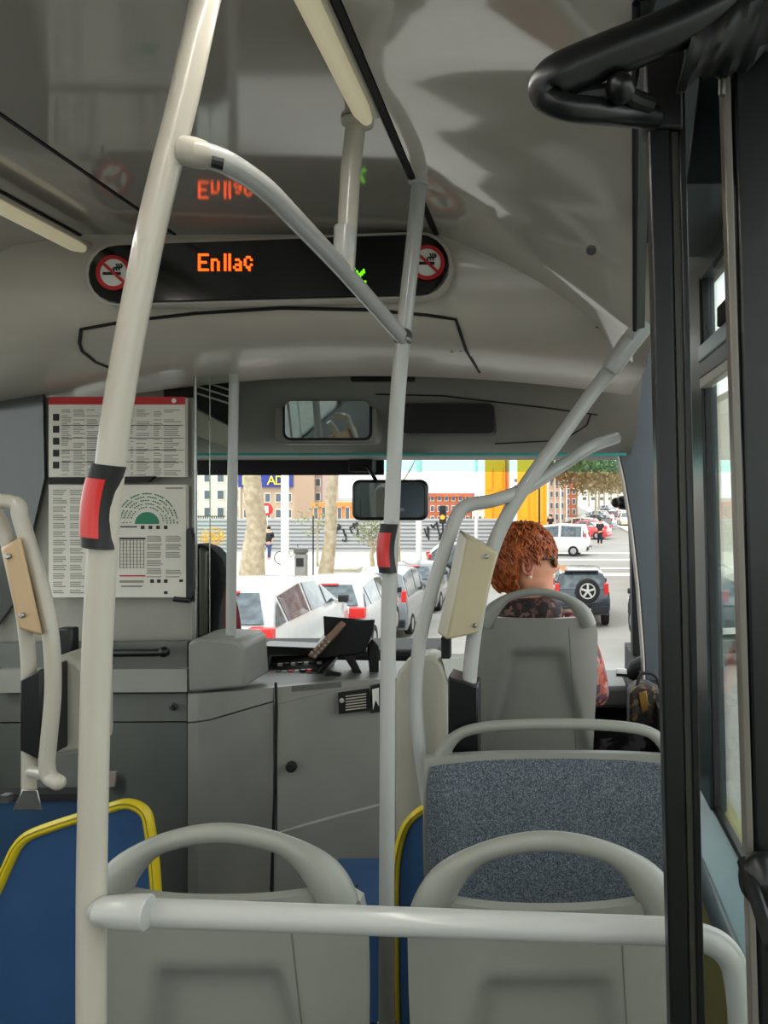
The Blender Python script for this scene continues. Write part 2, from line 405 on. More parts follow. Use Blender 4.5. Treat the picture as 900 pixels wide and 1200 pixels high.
def nosmoke(cx, cy, r, d, nm):
    # round no-smoking badge: white disc, red ring and bar, black cigarette with smoke
    s_ = thing(nm[0], nm[1], 'sign', P(cx, cy, d)); c0 = P(cx, cy, d); u = r*d/F
    build(MB().lathe(c0, (0, -1, 0), [(0, u), (.003, u)], 36), 'disc', M_white, s_)
    ring = MB(); rows = []
    for k in range(37):
        a = 2*PI*k/36; e = V((math.cos(a), 0, math.sin(a)))
        rows.append([c0+e*u*.80+V((0, -.0035, 0)), c0+e*u*.80+V((0, -.006, 0)), c0+e*u*1.02+V((0, -.006, 0)), c0+e*u*1.02+V((0, .001, 0))])
    ring.grid(rows)
    build(ring, 'ring', M_signred, s_)
    build(MB().box(c0+V((0, -.0055, 0)), (u*1.7, .003, u*.16), Matrix.Rotation(R(42), 3, 'Y')), 'slash', M_signred, s_)
    build(MB().box(c0+V((-u*.1, -.004, -u*.05)), (u*1.05, .003, u*.16)), 'cigarette', M_inkd, s_)
    sm = MB()
    for q in range(3):
        sm.tube(curve([c0+V((u*(.05+.16*q), -.005, u*.12)), c0+V((u*(.0+.16*q), -.005, u*.25)), c0+V((u*(.22+.14*q), -.005, u*.34)), c0+V((u*(.15+.14*q), -.005, u*.52))], 4), u*.04, 5)
    build(sm, 'smoke', M_inkd, s_)
nosmoke(134, 320, 20, 2.032, ('no_smoking_badge', 'round red and white no smoking badge at left end of the display'))
nosmoke(501, 308, 20, 2.032, ('no_smoking_badge', 'round red and white no smoking badge at right end of the display, behind the pole'))

# ------------------------------------------------------------------ visor panel over the windscreen
vp = MB(); prof = [(3.04, 2.10), (3.05, 2.03), (3.12, 1.93), (3.22, 1.86), (3.34, 1.80), (3.42, 1.765), (3.9, 1.755), (4.05, 1.80), (4.05, 2.3)]
vp.grid([[V((-2.04+(2.42)*i/16, y, z+.04*(1-((i-8)/8)**2)*(1 if k > 1 and k < 6 else 0)*0)) for k, (y, z) in enumerate(prof)] for i in range(17)])
VZ = struct(build(vp, 'trim_10', M_visor, ang=40))
bv2 = BVHTree.FromPolygons([tuple(p) for p in vp.v], vp.f)
def vis(x, y, off=.004):
    o = V((0, 0, CZ)); dr = (P(x, y, 1)-o).normalized(); h = bv2.ray_cast(o, dr)
    return h[0]-dr*off if h[0] else P(x, y, 3.2)
def vpoly(pts, off, th=.012):
    return MB().prism([vis(x, y, off) for x, y in pts], (0, th, 0))
def rrect(x0, y0, x1, y1, r, n=4):
    out = []
    for cx, cy, a0 in ((x0+r, y0+r, PI), (x1-r, y0+r, 1.5*PI), (x1-r, y1-r, 0), (x0+r, y1-r, .5*PI)):
        for k in range(n+1):
            a = a0+PI/2*k/n; out.append((cx+r*math.cos(a), cy+r*math.sin(a)))
    return out
build(MB().prism([P(x, y, 3.08) for x, y in rrect(470, 473, 579, 508, 6)], (0, .14, 0)), 'display_recess', M_matt, VZ)
build(vpoly(rrect(411, 437, 486, 447, 2), .012, .02), 'vent_slot', M_matt, VZ)
def vline(pts, r=.0035):
    q = []
    for (a, b), (c_, d_) in zip(pts, pts[1:]):
        n = max(1, int(math.hypot(c_-a, d_-b)/12))
        q += [vis(a+(c_-a)*k/n, b+(d_-b)*k/n, .001) for k in range(n)]
    q.append(vis(*pts[-1], .001)); return MB().tube(q, r, 6)
build(vline([(440, 462), (520, 464), (640, 478), (700, 486)]), 'panel_joint', M_matt, VZ)
build(vline([(580, 520), (660, 516), (688, 498), (692, 486)]), 'panel_joint', M_matt, VZ)
# inside mirror set in a bezel
t = thing('driver_mirror', 'wide inside mirror in grey bezel on the visor panel above the windscreen', 'mirror', vis(380, 517))
bz = [P(x, y, 3.118) for x, y in rrect(322, 461, 442, 520, 9)]
build(MB().prism(bz, (0, .10, 0)), 'bezel', M_visor, t, bevel=.006)
gk = [P(x, y, 3.112) for x, y in rrect(331, 467, 436, 516, 9)]; build(MB().prism(gk, (0, .03, 0)), 'gasket', M_matt, t, bevel=.003)
mp = MB().prism([P(x, y, 3.084+.024*(y-470)/43) for x, y in rrect(334, 470, 433, 513, 7)], (0, .01, 0)); build(mp, 'mirror_face', M_chrome, t)
# upper left of the cab: black panel with pale stripes, cream bracket
t = thing('cab_stripe_panel', 'black panel with pale slanting stripes above the cab, left of the thin pole', 'panel', P(235, 540, 2.95))
build(MB().prism([P(x, y, 2.95) for x, y in ((192, 445), (275, 440), (275, 502), (218, 472), (192, 470))], (0, .02, 0)), 'backing', M_matt, t)
for k in range(3):
    build(MB().prism([P(x, y+k*8, 2.945) for x, y in ((228, 443), (272, 457), (272, 459), (228, 445))], (0, .004, 0)), 'stripe', M_head, t)
build(MB().prism([P(x, y, 2.94) for x, y in ((216, 474), (275, 504), (275, 528), (216, 505))], (0, .02, 0)), 'bracket', M_head, t)

# ------------------------------------------------------------------ windscreen, frame, sun band
ws = struct(build(MB().quad(V((XL+.03, 4.10, .50)), V((XR+.02, 4.10, .50)), V((XR+.02, 4.02, 1.78)), V((XL+.03, 4.02, 1.78))), 'window_1', G_clear))
build(MB().box((-.23, 4.01, 1.728), (1.40, .004, .060)), 'sun_band', G_teal, ws)
build(MB().box((-1.42, 3.98, 1.735), (1.16, .02, .11)), 'roller_blind', M_matt, ws, bevel=.004)
build(MB().tube([V((-2, 3.35, 1.758)), V((XR-.1, 3.35, 1.758))], .006, 8), 'blind_rod', mat('teal_rod', '3aa59a', .3), ws)
build(MB().box(P(425, 545, 3.9), (.12, .10, .07)), 'blind_motor', M_matt, ws, bevel=.006)
build(MB().box((-.8, 4.05, .47), (2.5, .30, .06)), 'lower_frame', M_matt, ws, bevel=.01)
struct(build(MB().box((-.8, 4.14, .12), (2.5, .06, .70)), 'wall_front', M_shelld))
# right front pillar with the curved trim edge
pil = [(704, 452), (712, 485), (722, 520), (732, 565), (741, 620), (749, 690), (755, 770), (758, 860), (758, 905), (792, 905), (792, 370), (740, 370), (740, 440)]
t_ = struct(build(MB().prism([P(x, y, 3.45) for x, y in pil], (0, .16, 0)), 'trim_11', M_slate, bevel=.008))
build(MB().tube([P(x-1, y, 3.445) for x, y in pil[:8]], .005, 6), 'edge_bead', M_head, t_)
struct(build(MB().prism([P(x, y, 3.95) for x, y in ((733, 528), (775, 528), (775, 900), (744, 900), (742, 800), (740, 650))], (0, .1, 0)), 'trim_12', M_matt, bevel=.006))
struct(build(MB().box((XR+.02, 3.35, .36), (.06, 1.9, .78)), 'trim_13', M_matt))
# grip lamp and black knob on the pillar
t = thing('mirror_bracket', 'small black rounded bracket on the right edge of the windscreen at eye level', 'bracket', P(738, 590, 3.9))
build(MB().tube([P(725, 589, 3.9), P(731, 589, 3.9), P(750, 591, 3.9)], [.034, .038, .034], 14), 'housing', M_black, t)
build(MB().ball(P(722, 589, 3.885), .026, 12, 8), 'lens', M_rubber, t)
t = thing('wiper_motor_cover', 'black cone shaped cover low at right windscreen corner', 'cover', P(748, 800, 3.75))
build(MB().tube([P(735, 792, 3.7), P(742, 787, 3.7), P(758, 784, 3.7)], [.02, .05, .075], 14), 'cone', M_matt, t)
build(MB().tube([P(722, 788, 3.7), P(738, 789, 3.7)], .02, 10), 'stub', M_steel, t)

# ------------------------------------------------------------------ driver's partition and cabinets
def wallseg(name, pts, y0s, y1s, m, parent, th=.03, bevel=.004):
    "vertical slab along plan points (px, d) between two image heights given per point"
    f = [P(x, a, d) for (x, d), a in zip(pts, y0s)]; g = [P(x, b, d) for (x, d), b in zip(pts, y1s)]
    mb = MB(); mb.grid([f, g]); off = V((0, th, 0)); mb.grid([[p+off for p in f], [p+off for p in g]])
    n = len(pts)
    mb.grid([f, [p+off for p in f]]); mb.grid([g, [p+off for p in g]]); mb.grid([[f[0], g[0]], [f[0]+off, g[0]+off]]); mb.grid([[f[-1], g[-1]], [f[-1]+off, g[-1]+off]])
    bm_ = mb; o = build(bm_, name, m, parent, ang=40)
    return o
CB = thing('cab_partition', 'grey solid partition with black handle behind the driver, left of the cab door', 'partition', P(150, 1129, 2.6))
wallseg('backboard', [(-5, 2.66), (225, 2.66)], [466, 466], [756, 756], mat('pale_board', '8f8d84', .5), CB)
wallseg('upper_panel', [(-5, 2.6), (219, 2.57)], [754, 752], [786, 784], M_shelld, CB)
wallseg('ledge_panel', [(-5, 2.57), (219, 2.54)], [785, 784], [812, 811], M_shell, CB)
wallseg('middle_panel', [(-5, 2.6), (219, 2.57)], [814, 813], [846, 845], M_shelld, CB)
wallseg('lower_panel', [(-5, 2.6), (219, 2.57)], [848, 847], [1129, 1135], mat('lower_cab_plastic', '5c605c', .3, coat=.2), CB)
wallseg('joint_backing', [(-5, 2.635), (219, 2.605)], [800, 800], [860, 860], M_matt, CB)  # black slab added behind the joints to stop light leaking through
h = MB().tube([P(60, 766, 2.52), P(180, 765, 2.51), P(197, 764, 2.51)], .013, 12); h.ball(P(192, 764, 2.51), .018, 12, 8, (1, 1, 1))
build(h, 'handle', M_black, CB)
lk = build(MB().lathe(P(203, 828, 2.565), (0, -1, 0), [(0, .013), (.008, .012), (.012, .008)], 14), 'lock', M_steel, CB)
build(MB().box(P(203, 828, 2.548), (.008, .01, .014)), 'keyhole', M_matt, lk)
build(MB().prism([P(x, y, 2.555) for x, y in ((121, 905), (136, 905), (134, 922), (121, 922))], (0, .01, 0)), 'sticker', mat('pink_sticker', '9a8a84', .6), CB)
build(MB().box(P(80, 755, 2.5), (.05, .04, .11)), 'latch', M_black, CB, bevel=.006)

# cab door and counter
CAB = thing('cab_counter', 'light grey driver cab counter and door with dark joints and round lock', 'cabinet', P(330, 1120, 2.62))
wallseg('corner_panel', [(220, 2.55), (232, 2.53), (245, 2.55), (320, 2.62)], [848, 847, 845, 823], [1137, 1139, 1137, 1125], mat('cab_corner_plastic', '8a8983', .4), CAB)
wallseg('corner_cap', [(220, 2.55), (232, 2.53), (245, 2.55), (320, 2.62)], [814, 813, 812, 806], [846, 845, 843, 821], M_shell, CAB)
# raised box
bx = MB(); b0 = [P(220, 752, 2.52), P(232, 750, 2.49), P(277, 751, 2.54), P(285, 758, 2.545), P(288, 806, 2.56), P(220, 812, 2.52)]
bx.prism(b0, (0, .22, 0)); build(bx, 'raised_box', M_shell, CAB, bevel=.012)
wallseg('door_top_rail', [(321, 2.62), (360, 2.68), (400, 2.74), (446, 2.80), (470, 2.84)], [806, 802, 799, 796, 794], [826, 817, 808, 801, 798], M_shell, CAB)
wallseg('door', [(325, 2.61), (360, 2.67), (400, 2.73), (446, 2.79), (488, 2.85)], [826, 817, 808, 801, 798], [975, 964, 953, 941, 930], M_shell, CAB)
wallseg('kick_panel', [(321, 2.62), (360, 2.68), (400, 2.74), (446, 2.80), (488, 2.86)], [978, 967, 956, 944, 933], [1125, 1112, 1100, 1090, 1080], M_shell, CAB)
build(MB().prism([P(220, 812, 2.55), P(320, 806, 2.62), P(400, 799, 2.74), P(488, 793, 2.86), P(488, 775, 3.3), P(220, 770, 3.3)], (0, 0, -.02)), 'counter_top', M_shelld, CAB)
build(MB().tube([P(323, 800, 2.605), P(324, 828, 2.605), P(323, 900, 2.605), P(320, 978, 2.605), P(318, 1040, 2.605), P(318, 1120, 2.605)], .005, 6), 'door_joint', M_matt, CAB)
lk = build(MB().lathe(P(342, 898, 2.625), (0, -1, 0), [(0, .019), (.012, .018), (.018, .012)], 16), 'lock', M_matt, CAB)
st = build(MB().prism([P(396, 812, 2.70), P(432, 807, 2.75), P(432, 833, 2.75), P(397, 837, 2.70)], (0, .006, 0)), 'instruction_sticker', M_matt, CAB)
tx = MB()
for k in range(6):
    tx.prism([P(405, 815.5+k*3.2, 2.70), P(429, 812.5+k*3.2, 2.74), P(429, 813.8+k*3.2, 2.74), P(405, 816.8+k*3.2, 2.70)], (0, .002, 0))
tx.ball(P(400.5, 821, 2.695), .009, 8, 6, (1, .2, 1))
build(tx, 'printed_text', M_head, st)
st = build(MB().prism([P(434, 804, 2.75), P(446, 801, 2.78), P(446, 834, 2.78), P(434, 836, 2.75)], (0, .006, 0)), 'pictogram_sticker', M_matt, CAB)
build(MB().prism([P(436, 808, 2.745), P(444, 806, 2.77), P(444, 828, 2.77), P(440, 820, 2.76), P(437, 832, 2.745)], (0, .002, 0)), 'pictogram', M_white, st)

# posters
def poster(name, lab, x0, y0, x1, y1, d=2.61):
    t = thing(name, lab, 'poster', P((x0+x1)/2, y1, d))
    build(MB().prism([P(x0, y0, d), P(x1, y0, d), P(x1, y1, d), P(x0, y1, d)], (0, .02, 0)), 'sheet', M_paper, t)
    return t
def bars(t, rects, m, d=2.608, nm='printed_text'):
    mb = MB()
    for x0, y0, x1, y1 in rects: mb.prism([P(x0, y0, d), P(x1, y0, d), P(x1, y1, d), P(x0, y1, d)], (0, .0015, 0))
    o = build(mb, nm, m, t, smooth=False)
    if nm in ('printed_text', 'pictograms'): o['kind'] = 'stuff'
    return o
t = poster('tariff_poster', 'upper poster with red top band and rows of small print behind left pole', 57, 466, 217, 559)
bars(t, [(57, 465, 217, 474)], M_inkr, nm='red_band')
build(MB().lathe(P(204, 469.5, 2.606), (0, -1, 0), [(0, .008), (.001, .008)], 14), 'round_mark', M_white, t)
rr = []
random.seed(3)
for k in range(34):
    y = 480+k*2.3
    for x0, x1 in ((72, 84), (86, 100), (102, 118), (153, 156), (160, 176), (180, 190), (192, 212)):
        if random.random() < .8: rr.append((x0, y, x0+(x1-x0)*random.uniform(.5, 1), y+.9))
bars(t, rr, M_ink)
bars(t, [(62, 485+k*14, 69, 485+k*14+8) for k in range(5)], M_inkd, nm='pictograms')
bars(t, [(118, 484, 122, 498), (72, 498, 215, 498.6), (72, 513, 215, 513.6), (72, 527, 215, 527.6), (72, 541, 215, 541.6)], M_inkd, nm='table_rule')
t = thing('poster_rail', 'black pointed clip rail between the two posters', 'rail', P(120, 565, 2.6))
build(MB().prism([P(x, y, 2.6) for x, y in ((57, 560), (182, 558), (172, 565), (57, 567))], (0, .02, 0)), 'rail', M_matt, t)
t = poster('route_poster', 'lower poster with green half circle zone diagram and tables', 57, 568, 218, 700)
rr = []
for k in range(50):
    y = 574+k*2.45
    if k % 4 != 3:
        for x0, x1 in ((62, 78), (82, 100)): rr.append((x0, y, x0+(x1-x0)*random.uniform(.6, 1), y+1.0))
for k in range(26):
    y = 628+k*1.9
    for x0, x1 in ((172, 190), (194, 212)):
        if k % 5 != 4 and (k < 14 or x0 < 190 or k > 20): rr.append((x0, y, x1-random.random()*3, y+.9))
for k in range(9): rr.append((140, 633+k*4, 169, 633.5+k*4))
for k in range(8): rr.append((140+k*4, 632, 140.4+k*4, 666))
rr += [(140, 680, 168, 683), (142, 686, 166, 688), (194, 571, 214, 573)]
bars(t, rr, M_ink)
bars(t, [(140, 674, 170, 675.5)], M_inkr, nm='red_rule')
bars(t, [(140, 630, 170, 632), (140, 616.5, 160, 618), (210, 679, 214, 682), (192, 693, 196, 696)]+[(176+k*8, 679, 180+k*8, 683) for k in range(3)]+[(165+k*9, 616, 169+k*9, 620) for k in range(4)], M_inkd, nm='pictograms')
mb = MB(); cx, cy = 172, 614
mb.prism([P(cx+14*math.cos(PI*k/14), cy-14*math.sin(PI*k/14), 2.607) for k in range(15)], (0, .002, 0))
build(mb, 'half_circle', M_inkg, t)
mb = MB()
for q, rad in enumerate((19, 23, 27, 31, 35)):
    for k in range(3+rad):
        a = PI*(k+.2)/(3+rad)
        if (k+q) % 5 == 0: continue
        mb.prism([P(cx+r_*math.cos(b), cy-r_*math.sin(b), 2.607) for r_, b in ((rad, a), (rad+1.3, a), (rad+1.3, a+.055), (rad, a+.055))], (0, .0015, 0))
build(mb, 'zone_arcs', M_inkg, t, smooth=False)
# dark glazed side strip left of posters and black gasket right of posters
t = thing('glazed_side_panel', 'dark glazed panel beside the posters at the far left of the cab', 'panel', P(20, 740, 2.64))
build(MB().prism([P(x, y, 2.63) for x, y in ((-8, 462), (50, 458), (52, 560), (20, 700), (-8, 740))], (0, .015, 0)), 'pane', mat('dark_glazing', '2c3230', .12, coat=.5), t)
build(MB().prism([P(x, y, 2.6) for x, y in ((218, 622), (222, 618), (227, 640), (227, 690), (223, 706), (218, 704))], (0, .03, 0)), 'rubber_edge', M_rubber, CB)
build(MB().tube([P(204, 702, 2.59), P(222, 704, 2.59)], .009, 8), 'poster_clip', M_rubber, CB)

# glass screen between steel strip and thin pole
t = thing('glass_screen', 'clear glass screen between the posters and the thin cab pole', 'screen', P(250, 750, 2.62))
build(MB().prism([P(x, y, 2.62) for x, y in ((229, 404), (272, 404), (272, 750), (229, 750))], (0, .006, 0)), 'pane', G_clear, t)
build(MB().tube([P(229, 404, 2.62), P(229, 752, 2.62)], .006, 10), 'edge_strip', M_steel, t)
build(MB().tube([P(246, 404, 2.625), P(246, 752, 2.625)], .002, 6), 'joint', M_steel, t)
t = thing('thin_grab_pole', 'thin grey grab pole rising from the cab counter to the header', 'pole', P(271, 752, 2.62))
build(MB().tube([P(270.5, 754, 2.62), P(272, 600, 2.62), P(275, 398, 2.62)], .0165, 14), 'tube', M_pole, t)

# driver's seat and red jacket
t = thing('driver_chair', 'black high backed driver seat edge beyond the glass screen', 'seat', P(245, 1000, 3.2))
pr = [(232, 638), (246, 643), (258, 655), (264, 672), (262, 690), (256, 712), (254, 740), (256, 830), (200, 860), (190, 690), (205, 640)]
build(MB().prism([P(x, y, 3.15) for x, y in pr], (0, .12, 0)), 'backrest', M_matt, t, bevel=.02)
build(MB().prism([P(x, y, 3.13) for x, y in ((233, 642), (242, 646), (241, 745), (233, 745))], (0, .05, 0)), 'side_bolster', M_grey, t, bevel=.006)
build(MB().box(P(225, 860, 3.5), (.5, .5, .12)), 'cushion', M_matt, t, bevel=.03)
build(MB().lathe(P(225, 875, 3.5), (0, 0, -1), [(0, .12), (.3, .12), (.32, .2), (.78, .2)], 18), 'pedestal', M_matt, t)
t = thing('red_jacket', 'dark red jacket over the side of the driver seat', 'jacket', P(268, 760, 3.08))
jr = []
for k in range(9):
    v = k/8; y = 694+v*72
    jr.append([P(262-2*v+s*(8+16*v)+1.5*math.sin(5*v+s*6), y+3*math.sin(s*5), 3.08-.03*math.sin(s*PI)+.01*math.sin(9*v+4*s)) for s in [j/8 for j in range(9)]])
mb = MB().grid(jr); mb.grid([[p+V((0, .03, 0)) for p in r] for r in jr])
build(mb, 'cloth', mat('red_cloth', '7c1820', .8, var=.2, scale=20), t)
build(MB().tube(curve([P(280, 742, 3.0), P(292, 748, 3.0), P(299, 762, 3.0), P(301, 780, 3.0)], 5), .012, 8, (1, .5)), 'strap', M_matt, t)

# dashboard, ticket machine
D = thing('dashboard', 'black driver dashboard with sloping button panel beside the cab counter', 'dashboard', P(380, 1000, 3.3))
build(MB().prism([P(302, 757, 3.05), P(382, 760, 3.15), P(381, 768, 3.12), P(318, 770, 3.05), P(312, 804, 2.98), P(306, 804, 2.98)], (0, .12, 0)), 'hood', M_black, D, bevel=.01)
build(MB().hull2([P(312, 806, 2.85), P(372, 800, 2.85), P(392, 766, 3.12), P(318, 768, 3.12)], [P(312, 820, 2.9), P(372, 815, 2.9), P(392, 790, 3.2), P(318, 790, 3.2)]), 'button_panel', M_matt, D, bevel=.005)
M_btr = mat('red_lit_button', 'c8382c', .4); M_btg = mat('grey_button', '9a9a94', .4)
a, b, c_, e = P(312, 805, 2.845), P(372, 799, 2.845), P(392, 765, 3.11), P(318, 767, 3.11)
for i in range(3):
    for j in range(8):
        u, v = (j+.7)/9, (i+.45)/4
        p = a.lerp(b, u).lerp(e.lerp(c_, u), v)+V((0, -.004, .006))
        build(MB().box(p, (.017, .014, .010)), 'button', M_btr if (j+i) % 3 == 1 and i < 2 else (M_btg if (i+j) % 2 else M_black), D)
build(MB().box((-1.25, 3.87, .72), (1.5, .34, .22)), 'dash_top', M_matt, D, bevel=.03)
build(MB().box((.05, 3.82, .62), (.7, .36, .10)), 'front_shelf', M_shelld, D, bevel=.02)
t = thing('steering_wheel', 'dark steering wheel rim behind the middle pole', 'wheel', P(455, 800, 3.1))
rim = []
for k in range(33):
    a_ = 2*PI*k/32; rim.append(P(415, 800, 3.55)+V((.21*math.cos(a_), .19*math.sin(a_), .10*math.sin(a_))))
build(MB().tube(rim, .015, 10), 'rim', M_black, t)
build(MB().tube([P(415, 800, 3.55), P(415, 840, 3.75)], .05, 12), 'column', M_black, t)
build(MB().box(P(415, 800, 3.55), (.38, .04, .02)), 'spoke', M_black, t, bevel=.006)
T = thing('ticket_machine', 'black tilted ticket machine with tan keypad on an arm above the counter', 'machine', P(408, 802, 2.95))
build(MB().hull2([P(366, 772, 2.95), P(397, 729, 2.95), P(440, 726, 2.95), P(436, 744, 2.95), P(427, 766, 2.95), P(380, 772, 2.95)],
                 [P(362, 768, 3.12), P(390, 727, 3.12), P(438, 724, 3.12), P(434, 740, 3.12), P(424, 760, 3.12), P(376, 768, 3.12)]), 'body', M_black, T, bevel=.006)
kp = build(MB().hull2([P(361, 767, 2.90), P(400, 727, 2.93), P(406, 731, 2.93), P(369, 771, 2.90)], [P(361, 769, 2.93), P(400, 730, 2.96), P(406, 734, 2.96), P(369, 773, 2.93)]), 'keypad', mat('brown_keypad', '8a6c56', .5), T, bevel=.002)
for i in range(5):
    for j in range(2):
        p = P(364, 767, 2.895).lerp(P(384, 746, 2.91), (i+.4)/5)+V((.012*j, 0, -.012*j+.002))
        build(MB().box(p, (.009, .01, .009)), 'key', mat('pale_key', 'b0a290', .5), kp)
build(MB().hull2([P(379, 722, 2.98), P(439, 727, 2.98), P(438, 731, 2.98), P(398, 735, 2.98), P(380, 745, 2.98)], [P(379, 722, 3.1), P(439, 727, 3.1), P(438, 731, 3.1), P(398, 735, 3.1), P(380, 745, 3.1)]), 'hood', M_matt, T)
build(MB().prism([P(x, y, 2.975) for x, y in ((408, 729), (438, 730), (436, 732), (411, 733))], (0, .01, 0)), 'label_strip', M_head, T)
build(MB().hull2([P(402, 768, 2.95), P(414, 768, 2.95), P(428, 796, 2.95), P(420, 797, 2.95)], [P(402, 768, 3.05), P(414, 768, 3.05), P(428, 796, 3.05), P(420, 797, 3.05)]), 'stand_arm', M_black, T, bevel=.004)
build(MB().hull2([P(368, 792, 2.9), P(374, 794, 2.9), P(396, 768, 2.98), P(389, 766, 2.98)], [P(368, 798, 3.0), P(374, 800, 3.0), P(396, 772, 3.05), P(389, 770, 3.05)]), 'stand_arm', M_black, T, bevel=.003)
build(MB().hull2([P(366, 800, 2.86), P(432, 798, 2.86), P(436, 792, 3.05), P(372, 790, 3.05)], [P(366, 806, 2.86), P(432, 803, 2.86), P(436, 798, 3.05), P(372, 798, 3.05)]), 'base_plate', M_black, T, bevel=.003)
t = thing('coin_tray', 'low black coin tray on the counter beside the ticket machine', 'tray', P(400, 800, 2.9))
build(MB().hull2([P(377, 797, 2.83), P(398, 797, 2.83), P(400, 788, 2.9), P(383, 785, 2.9)], [P(377, 803, 2.83), P(398, 803, 2.83), P(400, 796, 2.95), P(383, 794, 2.95)]), 'tray', M_matt, t, bevel=.004)
t = thing('phone_handset', 'black upright handset cradle right of the ticket machine', 'handset', P(437, 798, 2.95))
build(MB().hull2([P(430, 757, 2.98), P(436, 748, 2.98), P(444, 757, 2.98), P(444, 795, 2.98), P(434, 797, 2.98)], [P(430, 757, 3.05), P(436, 748, 3.05), P(444, 757, 3.05), P(444, 795, 3.05), P(434, 797, 3.05)]), 'cradle', M_matt, t, bevel=.008)

# driver's outside-view mirror hanging in front of windscreen
t = thing('hanging_mirror', 'dark framed rounded mirror hanging in the windscreen behind the middle pole', 'mirror', P(456, 612, 3.7))
build(MB().prism([P(x, y, 3.68) for x, y in rrect(412, 562, 501, 610, 9, 6)], (0, .05, 0)), 'housing', M_black, t, bevel=.012)
build(MB().prism([P(x, y, 3.655+.02*(y-566)/40) for x, y in rrect(416, 566, 497, 606, 8, 6)], (0, .008, 0)), 'mirror_face', M_chrome, t)
build(MB().tube([P(440, 562, 3.72), P(432, 548, 3.8), P(428, 545, 3.9)], .01, 8), 'bracket', M_black, t)

# ------------------------------------------------------------------ grab poles
def red_button(t, pts, d, r):
    pass
t = thing('grab_pole', 'thick white grab pole at left foreground with a red stop button', 'pole', P(107, 1200, 1.0))
lp = curve([P(107, 2015, 1.0), P(107, 1200, 1.0), P(109, 950, 1.0), P(117, 700, 1.0), P(135, 500, 1.0), P(175, 280, 1.0), P(214, 120, 1.0), P(243, -10, 1.0), P(262, -66, 1.0)], 8)
build(MB().tube(lp, .0178, 24), 'tube', M_polew, t)
# stop button housing wrapped round the pole
def stop_button(t, top, bot, r, bulge):
    ax = (bot-top); h = ax.length; u = ax.normalized(); side = V((1, 0, 0)); side = (side-u*side.dot(u)).normalized(); nrm = u.cross(side)
    if nrm.y > 0: nrm = -nrm
    rows = []; face = []
    for k in range(13):
        v = k/12; c0 = top+ax*v-side*(bulge*math.sin(PI*v)); rows.append([c0+side*math.cos(q)*r*1.08+nrm*math.sin(q)*r*1.12 for q in [2*PI*j/20 for j in range(20)]])
    mb = MB().grid(rows, True); n = len(mb.v); mb.f.append(tuple(range(20))); mb.f.append(tuple(range(n-20, n)))
    hs = build(mb, 'stop_button', M_rubber, t)
    for k in range(11):
        v = .17+.70*k/10; c0 = top+ax*v-side*(bulge*math.sin(PI*v)); face.append([c0+side*math.cos(q)*r*1.15+nrm*math.sin(q)*r*1.22 for q in [R(58)+R(122)*j/10 for j in range(11)]])
    mb = MB().grid(face); mb.grid([[p-(p-(top+ax*.5)).normalized()*0-nrm*.006 for p in rr_] for rr_ in face])
    o = build(mb, 'push_face', M_red, hs); o['label'] = 'red push button face'
stop_button(t, P(128, 545, .995), P(116, 642, .995), .0185, .006)

t = thing('grab_pole', 'slim grey grab pole in the middle of the aisle with a small red stop button', 'pole', P(453, 1190, 1.75))
mp_ = curve([P(453, 1390, 1.75), P(453, 1150, 1.75), P(454, 900, 1.75), P(456, 700, 1.75), P(464, 500, 1.75), P(472, 400, 1.75), P(484, 290, 1.75), P(491, 218, 1.75)], 8)
build(MB().tube(mp_, .0175, 20), 'tube', M_pole, t)
build(MB().tube([P(453, 1200, 1.749), P(453.5, 1062, 1.749)], .0188, 16), 'sleeve', M_grey, t)
build(MB().lathe(P(453, 1200, 1.749), (0, 0, -1), [(0, .024), (.05, .03), (.2, .03)], 16), 'floor_cup', M_steel, t)
build(MB().lathe(P(491, 214, 1.745), (0, 0, -1), [(-.01, .026), (.0, .026), (.006, .02)], 16), 'ceiling_flange', M_pole, t)
stop_button(t, P(456.5, 614, 1.74), P(454.5, 671, 1.74), .0185, .006)

t = thing('grab_rail', 'bent chrome grey grab rail from left pole down to middle pole', 'rail', P(315, 215, 1.2))
pts = fillet([P(214, 176, 1.0), P(258, 186, 1.03), P(306, 215, 1.13), P(395, 308, 1.43), P(472, 396, 1.74)], .07)
build(MB().tube(pts, .0165, 18), 'tube', M_pole, t)
build(MB().tube([P(214, 176, 1.0), P(228, 179, 1.0), P(240, 182, 1.01)], [.0185, .0195, .018], 16), 'clamp', M_polew, t)
build(MB().tube([P(248, 189, .992), P(262, 193, .998)], .0075, 10), 'end_slot', M_matt, t)
build(MB().lathe(P(472, 397, 1.735), (0, -.3, -1), [(-.018, .018), (-.012, .021), (.004, .021), (.008, .018)], 16), 'joint_collar', M_steel, t)

t = thing('ceiling_drop_pole', 'short vertical pole dropping from ceiling to the bent grab rail', 'pole', P(404, 318, 1.46))
build(MB().tube([P(419, 126, 1.45), P(411, 200, 1.45), P(404, 318, 1.46)], .0185, 18), 'tube', M_polew, t)
build(MB().lathe(P(405, 266, 1.455), P(403, 318, 1.455)-P(405, 266, 1.455), [(0, .0205), (.003, .0212), (.045, .021), (.075, .013), (.085, .010)], 20), 'socket', M_pole, t)
build(MB().lathe(V((P(419, 126, 1.45).x, 1.45, 2.298)), (0, 0, -1), [(0, .03), (.006, .03), (.012, .02)], 18), 'ceiling_flange', M_polew, t)

